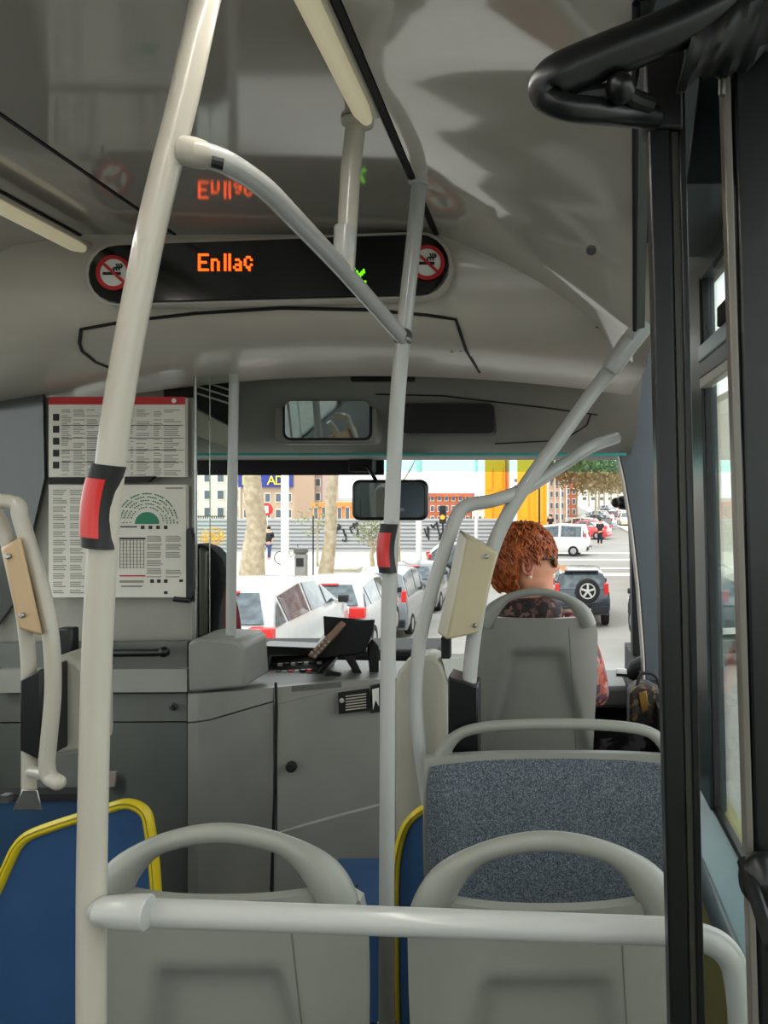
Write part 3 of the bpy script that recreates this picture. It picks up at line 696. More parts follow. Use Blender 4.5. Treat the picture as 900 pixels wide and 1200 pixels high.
t = thing('seat_handrail', 'thick white horizontal handrail behind the two near seats, ending in a downward bend', 'rail', P(450, 1078, 1.02))
pts = fillet([P(118, 1068, 1.0), P(300, 1074, 1.02), P(800, 1092, 1.02), P(856, 1110, 1.02), P(868, 1170, 1.02), P(872, 1300, 1.02)], .07, 8)
build(MB().tube(pts, .0178, 24), 'tube', M_pole, t)
build(MB().tube([P(112, 1067, .99), P(118, 1067.5, .985), P(135, 1068, .985), P(150, 1069, .985), P(172, 1069.5, .985), P(174, 1069.6, .985)], [.012, .0175, .0195, .021, .0218, .0205], 24), 'clamp', M_pole, t)

# big right tubes with validator
t = thing('door_grab_pole', 'white tube running from header corner down past the beige reader box', 'pole', P(550, 1000, 1.95))
pts = curve([P(752, 384, 2.120), P(725, 420, 2.110), P(690, 466, 2.090), P(655, 515, 2.070), P(622, 560, 2.050), P(594, 605, 2.040), P(575, 650, 2.030), P(562, 705, 2.020), P(553, 765, 2.020), P(549, 830, 2.020), P(548, 1000, 2.020), P(548, 1315, 2.020)], 6)
build(MB().tube(pts, [.0212]*10+[.0195]*(len(pts)-10), 20), 'tube', M_pole, t)
build(MB().tube([P(754, 380, 2.100), P(733, 408, 2.090), P(716, 432, 2.080), P(714, 435, 2.080)], [.030, .0275, .0255, .021], 18), 'socket', M_pole, t)
t = thing('door_grab_pole', 'second bent tube curving over to the left of the beige reader box', 'pole', P(497, 930, 1.9))
pts = curve([P(722, 513, 2.3), P(690, 525, 2.2), P(655, 548, 2.170), P(615, 573, 2.070), P(580, 586, 2.020), P(553, 591, 2.010), P(538, 600, 2.000), P(526, 630, 1.990), P(508, 685, 1.990), P(494, 740, 1.990), P(488, 790, 1.990), P(488, 840, 1.990), P(494, 890, 1.990), P(500, 930, 1.990), P(505, 1000, 1.990), P(506, 1330, 1.990)], 6)
build(MB().tube(pts, .018, 20), 'tube', M_pole, t)
def readerbox(lab, front, back, m, screws, d):
    t = thing('card_reader', lab, 'reader box', (V(front[2])+V(front[3]))/2)
    build(MB().hull2(front, back), 'casing', m, t, bevel=.006)
    for x, y in screws: build(MB().lathe(P(x, y, d), (0, -1, 0), [(-.004, .006), (.003, .006), (.005, .004)], 12), 'screw', M_steel, t)
    return t
readerbox('slanted beige reader box clamped on the right white tube', [P(548, 630, 1.95), P(584, 648, 1.95), P(561, 742, 1.95), P(523, 750, 1.95)],
          [P(538, 620, 2.06), P(576, 640, 2.06), P(554, 735, 2.06), P(512, 742, 2.06)], M_beige, [(570, 652), (556, 733)], 1.947)
readerbox('slanted tan reader box clamped on the left tubes', [P(3, 643, 1.66), P(24, 628, 1.66), P(50, 745, 1.66), P(22, 737, 1.66)],
          [P(0, 640, 1.80), P(26, 628, 1.80), P(52, 742, 1.80), P(24, 734, 1.80)], M_beige2, [(10, 652), (26, 721)], 1.657)
def validator(lab, body, side, d, d2):
    t = thing('ticket_validator', lab, 'validator', P(body[0][0], max(q[1] for q in body), d))
    build(MB().prism([P(x, y, d) for x, y in body], (0, .12, 0)), 'body', mat('pale_validator_plastic', 'a9a698', .4), t, bevel=.012)
    build(MB().prism([P(x, y, d2) for x, y in side], (0, .10, 0)), 'side_plate', M_black, t, bevel=.004)
    return t
v1 = validator('grey rounded ticket validator with black side plate, between cab door and front seat',
          [(463, 800), (466, 786), (480, 772), (505, 769), (517, 776), (524, 792), (525, 985), (463, 985)], [(525, 793), (560, 805), (560, 888), (525, 880)], 2.2, 1.985)
build(MB().prism([P(x, y, 2.2) for x, y in ((517, 770), (547, 770), (547, 800), (524, 797))], (0, .05, 0)), 'bracket', M_white, v1, bevel=.004)
build(MB().prism([P(x, y, 2.1) for x, y in ((517, 747), (527, 747), (527, 772), (517, 772))], (0, .04, 0)), 'neck', M_matt, v1)
v2 = validator('grey rounded ticket validator with black side plate at far left, behind the thick pole',
          [(46, 790), (52, 775), (72, 767), (92, 775), (102, 790), (102, 880), (58, 886), (46, 884)], [(23, 797), (48, 784), (48, 892), (23, 880)], 1.84, 1.735)
t = thing('validator_pole', 'white tube carrying the tan reader box at the far left', 'pole', P(33, 950, 1.8))
pts = curve([P(-6, 598, 1.76), P(8, 630, 1.75), P(22, 690, 1.75), P(31, 745, 1.76), P(34, 800, 1.76), P(34, 930, 1.76)], 6)
build(MB().tube(pts, .0155, 16), 'tube', M_polew, t)
build(MB().hull2([P(26, 925, 1.74), P(44, 925, 1.74), P(50, 950, 1.74), P(14, 950, 1.74)], [P(26, 925, 1.80), P(44, 925, 1.80), P(50, 950, 1.80), P(14, 950, 1.80)]), 'foot_bracket', M_steel, t, bevel=.003)
t = thing('validator_hoop', 'bent white hoop tube beside the tan reader box, ending in a rounded stub', 'pole', P(60, 915, 1.72))
pts = curve([P(-18, 586, 1.70), P(8, 588, 1.70), P(21, 592, 1.70), P(24, 606, 1.70), P(34, 640, 1.70), P(50, 695, 1.70), P(60, 750, 1.70), P(62, 810, 1.70), P(57, 870, 1.70), P(55, 895, 1.70), P(58, 910, 1.70), P(68, 917, 1.69)], 6)
tb = MB().tube(pts, .0165, 18); tb.ball(P(68, 917, 1.69), .0165, 14, 8)
build(tb, 'tube', M_polew, t)
build(MB().tube([P(34, 904, 1.76), P(58, 908, 1.70)], .013, 12), 'tie_tube', M_polew, t)
build(MB().box(P(8, 935, 2.0), (.02, .02, .02)), 'spacer', M_steel, t)

# ------------------------------------------------------------------ blue side panels with yellow edging
t = thing('blue_screen_panel', 'blue panel with yellow padded edge at lower left', 'panel', P(100, 1315, 1.95))
bp = [(-60, 1170), (22, 984), (62, 970), (110, 952), (150, 941), (165, 950), (176, 975), (184, 1040), (186, 1330), (-60, 1330)]
build(MB().prism([P(x, y, 1.95) for x, y in bp], (0, .02, 0)), 'panel', M_blue, t)
e = fillet([P(x, y, 1.95) for x, y in ((-62, 1172), (24, 982), (62, 968), (150, 940), (172, 950), (180, 1000), (184, 1060), (186, 1320))], .06)
build(MB().tube(e, .0135, 10, (1, 1.1)), 'edging', M_yellow, t)
build(MB().tube([p+V((0, -.0125, .004)) for p in e], .0025, 6), 'edging_groove', mat('ochre_groove', '8a7a1c', .5), t)
t = thing('blue_base_panel', 'plain blue base panel behind the yellow edged one at far left', 'panel', P(40, 1330, 2.2))
build(MB().prism([P(x, y, 2.2) for x, y in ((-40, 938), (100, 936), (118, 960), (118, 1240), (-40, 1240))], (0, .04, 0)), 'panel', mat('dark_blue_panel', '24415f', .5), t)
build(MB().prism([P(x, y, 2.19) for x, y in ((-40, 932), (100, 930), (100, 938), (-40, 940))], (0, .05, 0)), 'seal', M_matt, t)
build(MB().prism([P(x, y, 2.3) for x, y in ((70, 883), (95, 883), (92, 930), (40, 930), (36, 890))], (0, .03, 0)), 'cable_box', M_shelld, t)
t = thing('blue_screen_panel', 'narrow blue panel with yellow edge between middle pole and fabric seat', 'panel', P(480, 1310, 1.98))
bp = [(463, 1040), (468, 990), (480, 962), (500, 946), (530, 940), (530, 1300), (466, 1300), (464, 1180)]
build(MB().prism([P(x, y, 1.98) for x, y in bp], (0, .02, 0)), 'panel', M_blue, t)
e = curve([P(x, y, 1.98) for x, y in ((466, 1300), (463, 1150), (463, 1040), (467, 995), (478, 964), (500, 946), (530, 938))], 6)
build(MB().tube(e, .011, 10, (1, 1)), 'edging', M_yellow, t)
build(MB().tube([p+V((.0, -.0108, .0)) for p in e], .002, 6), 'edging_groove', MATS['ochre_groove'], t)
t = thing('blue_floor_box', 'low blue box on the floor beyond the middle pole', 'box', (P(440, 1040, 2.5).x, 2.5, 0))
build(MB().box((P(440, 1040, 2.5).x+.05, 2.45, .18), (.4, .3, .36)), 'casing', M_blue, t, bevel=.01)

# ------------------------------------------------------------------ seats
def make_seat(name, label, w, flat_arch=False, pad=True, rows_=34, arch_h=.103, H=.70):
    """seat in its own frame: origin on the floor under the shell, passenger faces +Y, back of the shell faces -Y; H = height of arch top above the pan"""
    t = thing(name, label, 'bus seat'); hw = w/2
    top = .40+H; zt = top-arch_h
    # back shell with the recessed panel
    def hwz(z): v = (z-.40)/(zt-.40); return hw*(.93+.07*ss(0, .75, v))
    def back(x, z):
        hh = hwz(z); u = x/hh; lean = -.10*(z-.40)
        y = -.055*(1-abs(u)**2.6)+lean
        # recess with sloping walls
        zr = top-.255; a = (zr-z)
        half = .075+.10*max(0, a)/.4
        dx = abs(x)-half; dz = -(a)
        sd_ = max(dx, dz) if max(dx, dz) < 0 else math.hypot(max(dx, 0), max(dz, 0))
        y += (.0 if flat_arch else .034)*(1-ss(.0, .036, sd_))
        return y
    nx, nz = 36, 30
    bk, fr = [], []
    for i in range(nz+1):
        v = i/nz; zz = .40+(zt-.40)*v; hh = hwz(zz)*(1-(.0 if flat_arch else .03)*ss(.93, 1, v)); rb, rf = [], []
        for j in range(nx+1):
            x = -hh+2*hh*j/nx; u = x/hh
            dip = -.014*(1-u*u)*ss(.9, 1, v)*0
            z = zz - .006*(1-u*u)*ss(.8, 1, v)-(.0 if flat_arch else .035)*abs(u)**9*ss(.8, 1, v)
            y = back(x, z)
            rb.append(V((x, y, z))); rf.append(V((x, max(y, -.055*(1-abs(u)**2.6)-.10*(z-.40))+.022, z)))
        bk.append(rb); fr.append(rf)
    mb = MB().grid(bk); mb.grid(fr); mb.grid([bk[-1], fr[-1]]); mb.grid([bk[0], fr[0]])
    mb.grid([[r[0] for r in bk], [r[0] for r in fr]]); mb.grid([[r[-1] for r in bk], [r[-1] for r in fr]])
    sh = build(mb, 'back_shell', M_seat, t, ang=50, local=True)
    # moulded joint line on the right of the shell
    jl = MB().tube([V((x, back(x, z)-.0002, z)) for x, z in [(hw*(.52+.16*k/14), zt-.04-(zt-.42)*k/14) for k in range(15)]], .0013, 5)
    build(jl, 'mould_line', M_shelld, sh, local=True)
    # handle arch: flattened bar, wider at the shoulders
    arch = []
    rr_ = []
    ns = 40
    for k in range(ns+1):
        u = -math.cos(PI*k/ns); au = abs(u)
        if flat_arch: pz = 1-.22*au**2.2-.78*au**9; rad = .0145+.006*ss(.75, 1, au)
        else: pz = 1-.62*au**1.9-.38*au**12; rad = .0160+.016*ss(.45, .98, au)
        arch.append(V((u*(hw-.004-rad), -.10*(zt-.40+arch_h*pz)-.014, zt-.035+(arch_h+.035-rad)*pz)))
        rr_.append(rad)
    ab = MB().tube(arch, rr_, 16, (.95, 1.0))
    build(ab, 'grab_handle', M_seat, t, local=True)
    # shoulders
    sb = MB()
    # passenger side: padded back, pan, cushion
    if pad:
        rows = []
        for i in range(13):
            v = i/12; z = .44+(zt-.46)*v; hh = hwz(z)-.012; r = []
            for j in range(21):
                u = -1+2*j/20
                edge = min(1, (1-abs(u))*9)*min(1, min(v, 1-v)*9)
                cr = .02 if (v in (0, 1)) else 0
                r.append(V((u*hh*(1-.02*(v in (0, 1))), -.055*(1-abs(u)**2.6)-.10*(z-.40)+.022+.028*edge**.5+.012*math.sin(PI*v), z)))
            rows.append(r)
        mb = MB().grid(rows); 
        build(mb, 'back_pad', M_pad, t, ang=60, local=True)
    mb = MB().box((0, .135, .40), (w*.94, .30, .04)); build(mb, 'seat_pan', M_seat, t, bevel=.015, local=True)
    mb = MB().box((0, .145, .44), (w*.88, .26, .05)); build(mb, 'cushion', M_pad, t, bevel=.02, local=True)
    mb = MB().box((0, .12, .20), (.06, .06, .40)); mb.box((0, .12, .01), (.30, .24, .02)); build(mb, 'pedestal', M_grey, t, bevel=.004, local=True)
    return t
def put(o, x, d, ytop, H=.70, rot=0, floor=0.0, sc=1):
    top = P(x, ytop, d); o.location = (top.x, d+.07, top.z-(.40+H)*sc); o.rotation_euler.z = rot; o.scale = (sc,)*3
s1 = make_seat('bus_chair', 'near grey plastic seat back with arched handle, lower left', .447)
put(s1, 263, 1.24, 960)
s2 = copy_tree(s1); s2['label'] = 'near grey plastic seat back with arched handle, lower right beside black post'; put(s2, 640, 1.22, 969)
for s in (s1, s2): s['group'] = 'grey seats facing forward'
s3 = copy_tree(s1); s3['label'] = 'grey seat back with arched handle directly behind the auburn haired woman'; s3['group'] = 'grey seats facing forward'; put(s3, 629, 2.8, 688)
s4 = make_seat('fabric_chair', 'wide seat facing the camera with speckled blue grey fabric and flat handle', .655, flat_arch=True, arch_h=.085)
put(s4, 652, 1.90, 848); s4.rotation_euler.z = PI; s4.location.y = 1.86
# plinths that carry the seats above the aisle floor
def plinth(s, w, dpt, lab):
    z = s.location.z; 
    if z < .03: return
    o = build(MB().box((s.location.x, s.location.y+(.2 if abs(s.rotation_euler.z) < 1 else -.2), z/2), (w, dpt, z)), 'seat_plinth', M_shelld, bevel=.01); tag(o, lab, 'plinth')

# ------------------------------------------------------------------ right foreground: folded door leaf
DL = thing('door_leaf', 'black framed door leaf folded inward at right foreground, with rubber arm', 'door', P(800, 1500, .9))
def slab(x0a, x0b, x1a, x1b, ya, yb, d, th, m, nm, bev=.003):
    "bar between image heights ya and yb; left/right edge at top (a) and bottom (b)"
    return build(MB().prism([P(x0a, ya, d), P(x1a, ya, d), P(x1b, yb, d), P(x0b, yb, d)], (0, th, 0)), nm, m, DL, bevel=bev)
slab(757, 788, 783, 812, 20, 1300, .90, .03, M_black, 'post')
slab(783, 812, 793, 821, 20, 1300, .905, .03, mat('post_highlight_grey', '35342f', .35), 'post_highlight', .001)  # lighter strip paints the edge highlight on the black post
slab(793, 820, 801, 829, 20, 1300, .90, .03, M_black, 'post', .002)
slab(846, 884, 856, 893, 80, 1300, .86, .02, M_grey, 'steel_strip', .002)
slab(856, 893, 925, 930, -60, 1300, .86, .03, M_black, 'post', .004)
slab(801, 829, 846, 884, 60, 1300, .885, .003, G_smoke, 'pane', 0)
# arm: thick black tube with a tight U bend
arm = curve([P(905, -25, .80), P(860, 0, .80), P(800, 30, .80), P(720, 62, .80), P(665, 85, .80), P(642, 100, .80), P(641, 115, .80), P(665, 126, .80), P(710, 131, .82), P(765, 137, .88)], 8)
ra = [.021+.0*i for i in range(len(arm))]
for i in range(len(arm)):
    f_ = i/(len(arm)-1); ra[i] = .0225 if f_ < .45 else (.0225-.0085*ss(.45, .75, f_))
build(MB().tube(arm, ra, 20), 'closing_arm', M_black, DL)
build(MB().tube(curve([P(668, 118, .81), P(690, 112, .81), P(715, 108, .81), P(728, 96, .81), P(736, 112, .82), P(760, 122, .85)], 6), [.010]*31, 10), 'arm_link', M_rubber, DL)
build(MB().ball(P(727, 103, .80), .016, 14, 10), 'link_bolt', M_black, DL)
# crumpled rubber gaiter at the top right
rows = []
for i in range(22):
    v = i/21; r = []
    for j in range(28):
        a = 2*PI*j/28; c0 = P(808+120*v, 48-58*v, .82); rr = .050+.012*v+.0025*math.sin(v*30+a)+.006*math.sin(a*3+v*9)+.006*noise.noise(V((v*6, a*1.5, 0)))
        r.append(c0+V((math.sin(a)*.25*rr, math.cos(a)*rr*.7, math.sin(a)*rr)))
    rows.append(r)
mb = MB().grid(rows, True); mb.f.append(tuple(range(28))); n = len(mb.v); mb.f.append(tuple(range(n-28, n)))
build(mb, 'rubber_gaiter', M_rubber, DL)
slab(752, 757, 800, 801, 20, 150, .895, .04, M_rubber, 'hinge_block', .004)
slab(824, 804, 856, 862, 60, 215, .93, .01, mat('dark_slate_panel', '20292b', .3), 'head_panel', .002)
build(MB().tube(curve([P(832, 62, .85), P(843, 75, .85), P(846, 92, .85), P(846, 112, .85)], 5), .004, 8), 'cable', M_grey, DL)
# second glazed leaf edge at far right with a grey knob
build(MB().ball(P(893, 1030, .84), .026, 18, 12, (1, 1, 1.1)), 'knob', M_black, DL)
build(MB().tube([P(872, 1010, .85), P(905, 1110, .75)], .008, 10), 'lower_rod', M_black, DL)

# ------------------------------------------------------------------ the woman in the front seat
WD = 3.0
seat_top = P(629, 688, 2.8)
hipz = s3.location.z+.47
HX = P(622, 650, WD).x
hc = P(619, 658, WD)                      # head centre
t = thing('person', 'seated person with short auburn hair, tortoiseshell sunglasses and floral blouse, head turned right', 'person', (HX, WD, hipz-.45))
yaw = R(-84)                               # faces right and a little away
RY = Matrix.Rotation(yaw, 3, 'Z')
def hw_(p): return hc+RY@(V(p)*1.14)
# body: one skinned figure
def skin(name, nodes, edges, m, parent, sub=2):
    org = world_org(parent); me = bpy.data.meshes.new(name)
    me.from_pydata([V(p)-org for p, r in nodes], edges, []); me.materials.append(m)
    o = bpy.data.objects.new(name, me); COL.objects.link(o); o.parent = parent
    sk = o.modifiers.new('skin', 'SKIN'); me.skin_vertices.new() if not me.skin_vertices else None
    for i, (p, r) in enumerate(nodes):
        sv = me.skin_vertices[0].data[i]; sv.radius = r if isinstance(r, tuple) else (r, r); sv.use_root = (i == 0)
    sk.use_smooth_shade = True
    q = o.modifiers.new('sub', 'SUBSURF'); q.levels = q.render_levels = sub
    return o
sx = HX-.0
sh = hc.z-.205                             # shoulder height
nodes = [((sx, WD, hipz), .135), ((sx, WD-.02, hipz+.16), .125), ((sx, WD-.03, sh-.10), .13), ((sx, WD-.01, sh-.01), .07), ((sx+.0, WD+.0, hc.z-.12), .052), ((sx+.01, WD+.005, hc.z-.04), .055),
         ((sx-.15, WD-.01, sh-.03), .058), ((sx-.21, WD+.02, sh-.27), .044), ((sx-.12, WD+.22, sh-.36), .034), ((sx-.06, WD+.29, sh-.36), .028),
         ((sx+.155, WD-.01, sh-.03), .060), ((sx+.235, WD+.0, sh-.26), .046), ((sx+.27, WD+.16, sh-.385), .034), ((sx+.25, WD+.24, sh-.37), .028),
         ((sx-.09, WD+.10, hipz-.02), .085), ((sx-.10, WD+.44, hipz-.01), .062), ((sx-.10, WD+.46, hipz-.38), .045), ((sx-.10, WD+.56, hipz-.42), .035),
         ((sx+.09, WD+.10, hipz-.02), .085), ((sx+.10, WD+.44, hipz-.01), .062), ((sx+.10, WD+.46, hipz-.38), .045), ((sx+.10, WD+.56, hipz-.42), .035)]
edges = [(0, 1), (1, 2), (2, 3), (3, 4), (4, 5), (2, 6), (6, 7), (7, 8), (8, 9), (2, 10), (10, 11), (11, 12), (12, 13), (0, 14), (14, 15), (15, 16), (16, 17), (0, 18), (18, 19), (19, 20), (20, 21)]
# hands: palm plus five bent fingers each, resting on the lap bag
def hand(nodes, edges, wrist, sgn, fwd, down):
    base = V(nodes[wrist][0]); lat = V((0, 0, 1)).cross(fwd).normalized()*sgn
    nodes.append((base+fwd*.05+down*.01, (.026, .014))); pm = len(nodes)-1; edges.append((wrist, pm))
    for k, L in enumerate((.068, .078, .073, .058)):
        off = lat*(.030-.020*k); a_ = base+fwd*.085+off+down*.012
        nodes += [(a_, .0095), (a_+fwd*L*.5+down*.012, .0085), (a_+fwd*L*.78+down*.036, .0075)]
        n = len(nodes); edges += [(pm, n-3), (n-3, n-2), (n-2, n-1)]
    a_ = base+fwd*.03+lat*.038+down*.01; nodes += [(a_, .011), (a_+fwd*.035+lat*.012+down*.012, .009)]; n = len(nodes); edges += [(pm, n-2), (n-2, n-1)]
hand(nodes, edges, 9, -1, V((.6, .75, -.1)).normalized(), V((0, 0, -1)))
hand(nodes, edges, 13, 1, V((-.75, .6, -.1)).normalized(), V((0, 0, -1)))
body = skin('body', nodes, edges, M_skin, t, 1)
# blouse: wider skin over trunk and arms
bn = [((sx, WD, hipz+.02), .155), ((sx, WD-.02, hipz+.16), .150), ((sx, WD-.03, sh-.12), .155), ((sx, WD-.02, sh-.015), .095), ((sx, WD-.005, sh+.035), .066),
      ((sx-.15, WD-.01, sh-.035), .098), ((sx-.215, WD+.02, sh-.27), .064), ((sx-.13, WD+.20, sh-.355), .048),
      ((sx+.155, WD-.01, sh-.035), .098), ((sx+.235, WD+.0, sh-.26), .070), ((sx+.268, WD+.14, sh-.375), .052)]
bl = skin('blouse', bn[:5]+[bn[5], bn[8]], [(0, 1), (1, 2), (2, 3), (3, 4), (2, 5), (2, 6)], M_dfloral, t, 2)
for q in (5, 8):
    sl = [(V(bn[2][0])*.35+V(bn[q][0])*.65, .075), bn[q], bn[q+1], bn[q+2]]
    skin('sleeve', [(p, r*1.04) for p, r in sl], [(0, 1), (1, 2), (2, 3)], M_floral, t, 2)['label'] = 'rose and violet floral sleeve'
skin('collar', [((sx, WD-.035, sh-.03), (.11, .10)), ((sx-.14, WD-.03, sh-.03), .090), ((sx+.14, WD-.03, sh-.03), .092), ((sx-.01, WD-.02, sh+.07), .078)], [(0, 1), (0, 2), (0, 3)], M_dfloral, t, 2)
skin('trousers', [((sx, WD, hipz), .15), ((sx-.09, WD+.10, hipz-.01), .10), ((sx-.10, WD+.44, hipz), .075), ((sx-.10, WD+.46, hipz-.36), .06),
                  ((sx+.09, WD+.10, hipz-.01), .10), ((sx+.10, WD+.44, hipz), .075), ((sx+.10, WD+.46, hipz-.36), .06)],
     [(0, 1), (1, 2), (2, 3), (0, 4), (4, 5), (5, 6)], M_matt, t, 1)
# head: lofted ellipses with sculpted nose, lips, brow, chin; local frame faces +Y
def headpt(z, a):
    # z from -.125 (chin) to .115 (crown); a = angle, 90deg is forward
    prof = [(-.130, .010, .055, .030, .028), (-.118, .030, .075, .042, .0), (-.095, .045, .083, .055, 0), (-.06, .065, .084, .066, 0), (-.02, .082, .088, .073, 0), (.02, .095, .088, .077, 0), (.06, .095, .080, .074, 0), (.09, .075, .058, .058, 0), (.108, .045, .030, .034, 0), (.115, .004, .004, .004, 0)]
    for p, q in zip(prof, prof[1:]):
        if p[0] <= z <= q[0]:
            k = (z-p[0])/(q[0]-p[0]); k = k*k*(3-2*k)*.5+k*.5; bk, fr, w = [p[i]+(q[i]-p[i])*k for i in (1, 2, 3)]; break
    s_, c_ = math.sin(a), math.cos(a)
    y = (fr if s_ > 0 else bk)*math.copysign(abs(s_)**.9, s_); x = w*math.copysign(abs(c_)**.9, c_)
    if s_ > 0:
        g = lambda cx, cz, wx, wz: math.exp(-((x-cx)/wx)**2-((z-cz)/wz)**2)
        y += .018*g(0, -.022, .013, .016)+.010*g(0, .0, .010, .024)+.006*g(.011, -.026, .008, .008)+.006*g(-.011, -.026, .008, .008)
        y += .007*g(0, -.060, .020, .007)+.008*g(0, -.073, .018, .007)-.004*g(0, -.066, .02, .003)+.010*g(0, -.108, .022, .018)
        y -= .012*g(.032, .012, .016, .014)+.012*g(-.032, .012, .016, .014); y += .006*g(0, .036, .045, .012)+.007*g(.045, -.025, .02, .02)+.007*g(-.045, -.025, .02, .02)
    return V((x, y, z))
rows = [[hw_(headpt(-.130+.245*i/44, 2*PI*j/56)) for j in range(56)] for i in range(45)]
mb = MB().grid(rows, True); mb.f.append(tuple(range(56))); n = len(mb.v); mb.f.append(tuple(range(n-56, n)))
hd = build(mb, 'head', M_skin, t, ang=180)
M_lip = mat('lips', 'b85a58', .4)
build(MB().grid([[hw_(headpt(-.060-.016*i/4, PI/2+R(-16+32*j/8))+V((0, .0018*math.sin(PI*j/8), 0))) for j in range(9)] for i in range(5)]), 'mouth', M_lip, hd)
# eyes
for sx_ in (-1, 1):
    build(MB().ball(hw_((sx_*.031, .070, .011)), .0115, 12, 8), 'eye', mat('eye_white', 'e2dcd6', .2), hd)
# ears on both sides
for sx_ in (-1, 1):
    ear = MB(); c0 = V((sx_*.074, -.004, -.004))
    pts = [hw_(c0+V((sx_*(.010+.004*math.sin(k)), math.cos(2*PI*k/16)*.017-.004, math.sin(2*PI*k/16)*.030))) for k in range(17)]
    ear.tube(pts, .0062, 8, caps=False); ear.ball(hw_(c0+V((sx_*.005, 0, -.002))), .017, 12, 8, (.6, .8, 1.3))
    ear.ball(hw_(c0+V((sx_*.008, .004, -.030))), .009, 10, 6)
    e_ = build(ear, 'ear', mat('ear_skin', 'd98f78', .45), hd, ang=180)
    build(MB().ball(hw_(c0+V((sx_*.014, .005, -.040))), .0062, 10, 8), 'pearl_earring', mat('pearl', 'e8ded4', .15, coat=.6), e_)
# sunglasses
gl = MB()
for sx_ in (-1, 1):
    rim = [hw_(V((sx_*(.034+.029*math.cos(2*PI*k/20)), .099-.012*abs(math.cos(2*PI*k/20)+1)/2*1.2, .008+.025*math.sin(2*PI*k/20)))) for k in range(21)]
    gl.tube(rim, .0035, 8, caps=False)
    gl.tube([hw_((sx_*.060, .086, .016)), hw_((sx_*.076, .062, .017)), hw_((sx_*.080, .0, .012))], .0032, 6, (1, 1.8))
gl.tube([hw_((-.008, .100, .014)), hw_((.008, .100, .014))], .003, 6)
gs = build(gl, 'sunglasses', voromat('tortoiseshell', ['2a1a10', '6e4218', '3a2412', '9a6a28'], 60, .2, 0), hd)
for sx_ in (-1, 1):
    build(MB().prism([hw_(V((sx_*(.034+.028*math.cos(2*PI*k/16)), .098-.012*(math.cos(2*PI*k/16)+1)/2*1.2, .008+.024*math.sin(2*PI*k/16)))) for k in range(16)], RY@V((0, .002, 0))), 'lens', mat('brown_lens', '4a3018', .08, coat=.5), gs)
# hair: full short waved cut, a shell with hundreds of tapering locks
def hairpt(th, ph, rad=1):
    # th polar from crown, ph azimuth (0 = +x side)
    s_, c_ = math.sin(th), math.cos(th); d = V((s_*math.cos(ph), s_*math.sin(ph), c_))
    p = V((d.x*(.104+.006*(d.z < 0)), d.y*.116-.020, d.z*(.122 if d.z > 0 else .150)+.012))
    return p*rad
shell = []
for i in range(26):
    th = .03+R(140)*i/25; r = []
    for j in range(48):
        ph = 2*PI*j/48; fr = math.sin(ph)
        lim = R(140) if fr < -.1 else R(140-72*ss(-.1, .75, fr))   # hairline lifts over the face
        if abs(math.cos(ph)) > .75 and -.25 < fr < .35: lim = min(lim, R(86))
        q = hairpt(min(th, lim), ph); nz_ = noise.noise(q*26)*.010+noise.noise(q*80)*.003
        q = q*(1+nz_/.11); 
        if th > lim: q = q*(1-.10*(th-lim)/R(40))
        if fr > .5: q.y += .004
        r.append(hw_(q))
    shell.append(r)
mb = MB().grid(shell, True); mb.f.append(tuple(range(48)))
hr_ = build(mb, 'hair', M_hairb, t, ang=180)
lk = MB(); random.seed(11)
for k in range(900):
    ph = random.uniform(0, 2*PI); th = math.acos(random.uniform(math.cos(R(122)), 1)); fr = math.sin(ph)
    if fr > .2 and th > R(78): continue
    if abs(math.cos(ph)) > .7 and -.3 < fr < .4 and th > R(80): continue
    q = []; dth = random.uniform(.18, .42); dph = random.uniform(-.12, .30); w0 = random.uniform(.985, 1.03)
    for m_ in range(5):
        v = m_/4; q.append(hw_(hairpt(th+dth*v, ph+dph*v+.1*math.sin(3*v+k), w0+.035*math.sin(PI*v)+.01*math.sin(k+4*v))))
    lk.tube(q, [.002, .0042, .0048, .0038, .001], 5, caps=False)
build(lk, 'locks', M_hairb, hr_, ang=180)
# dark handbag on the lap, gold buckle
t = thing('handbag', 'black handbag with bronze clasp on the lap of the seated person, by the door', 'bag', P(762, 868, 3.12))
build(MB().prism([P(x, y, 3.10) for x, y in ((738, 812), (748, 804), (764, 804), (780, 815), (786, 880), (738, 885))], (0, .12, 0)), 'body', voromat('black_patterned_cloth', ['121110', '1c1a18', '5b4a28', '0f0f10', '241c16', '3a3028'], 45), t, bevel=.012)
build(MB().prism([P(x, y, 3.09) for x, y in ((748, 812), (758, 810), (760, 832), (752, 836))], (0, .012, 0)), 'clasp', mat('bronze', '8a6a34', .35, metal=.6), t, bevel=.003)
build(MB().tube(curve([P(745, 808, 3.13), P(752, 790, 3.14), P(768, 792, 3.14), P(775, 812, 3.13)], 6), .007, 8), 'strap', M_matt, t)
t = thing('dark_coat', 'dark folded coat on the seat beside the seated person, above the flat seat handle', 'coat', P(715, 890, 2.98))
cr_ = []
for i in range(10):
    v = i/9; cr_.append([P(692+90*u, 868+26*v+3*math.sin(u*9+v*4), 2.98-.05*math.sin(u*PI)+.02*math.sin(u*14+v*5)) for u in [j/14 for j in range(15)]])
mb = MB().grid(cr_); mb.grid([[p+V((0, .05, 0)) for p in r] for r in cr_]); build(mb, 'cloth', M_matt, t)

# ================================================================== THE STREET
def gp(x, d): return V(((x-CX)*d/F, d, G(d)))
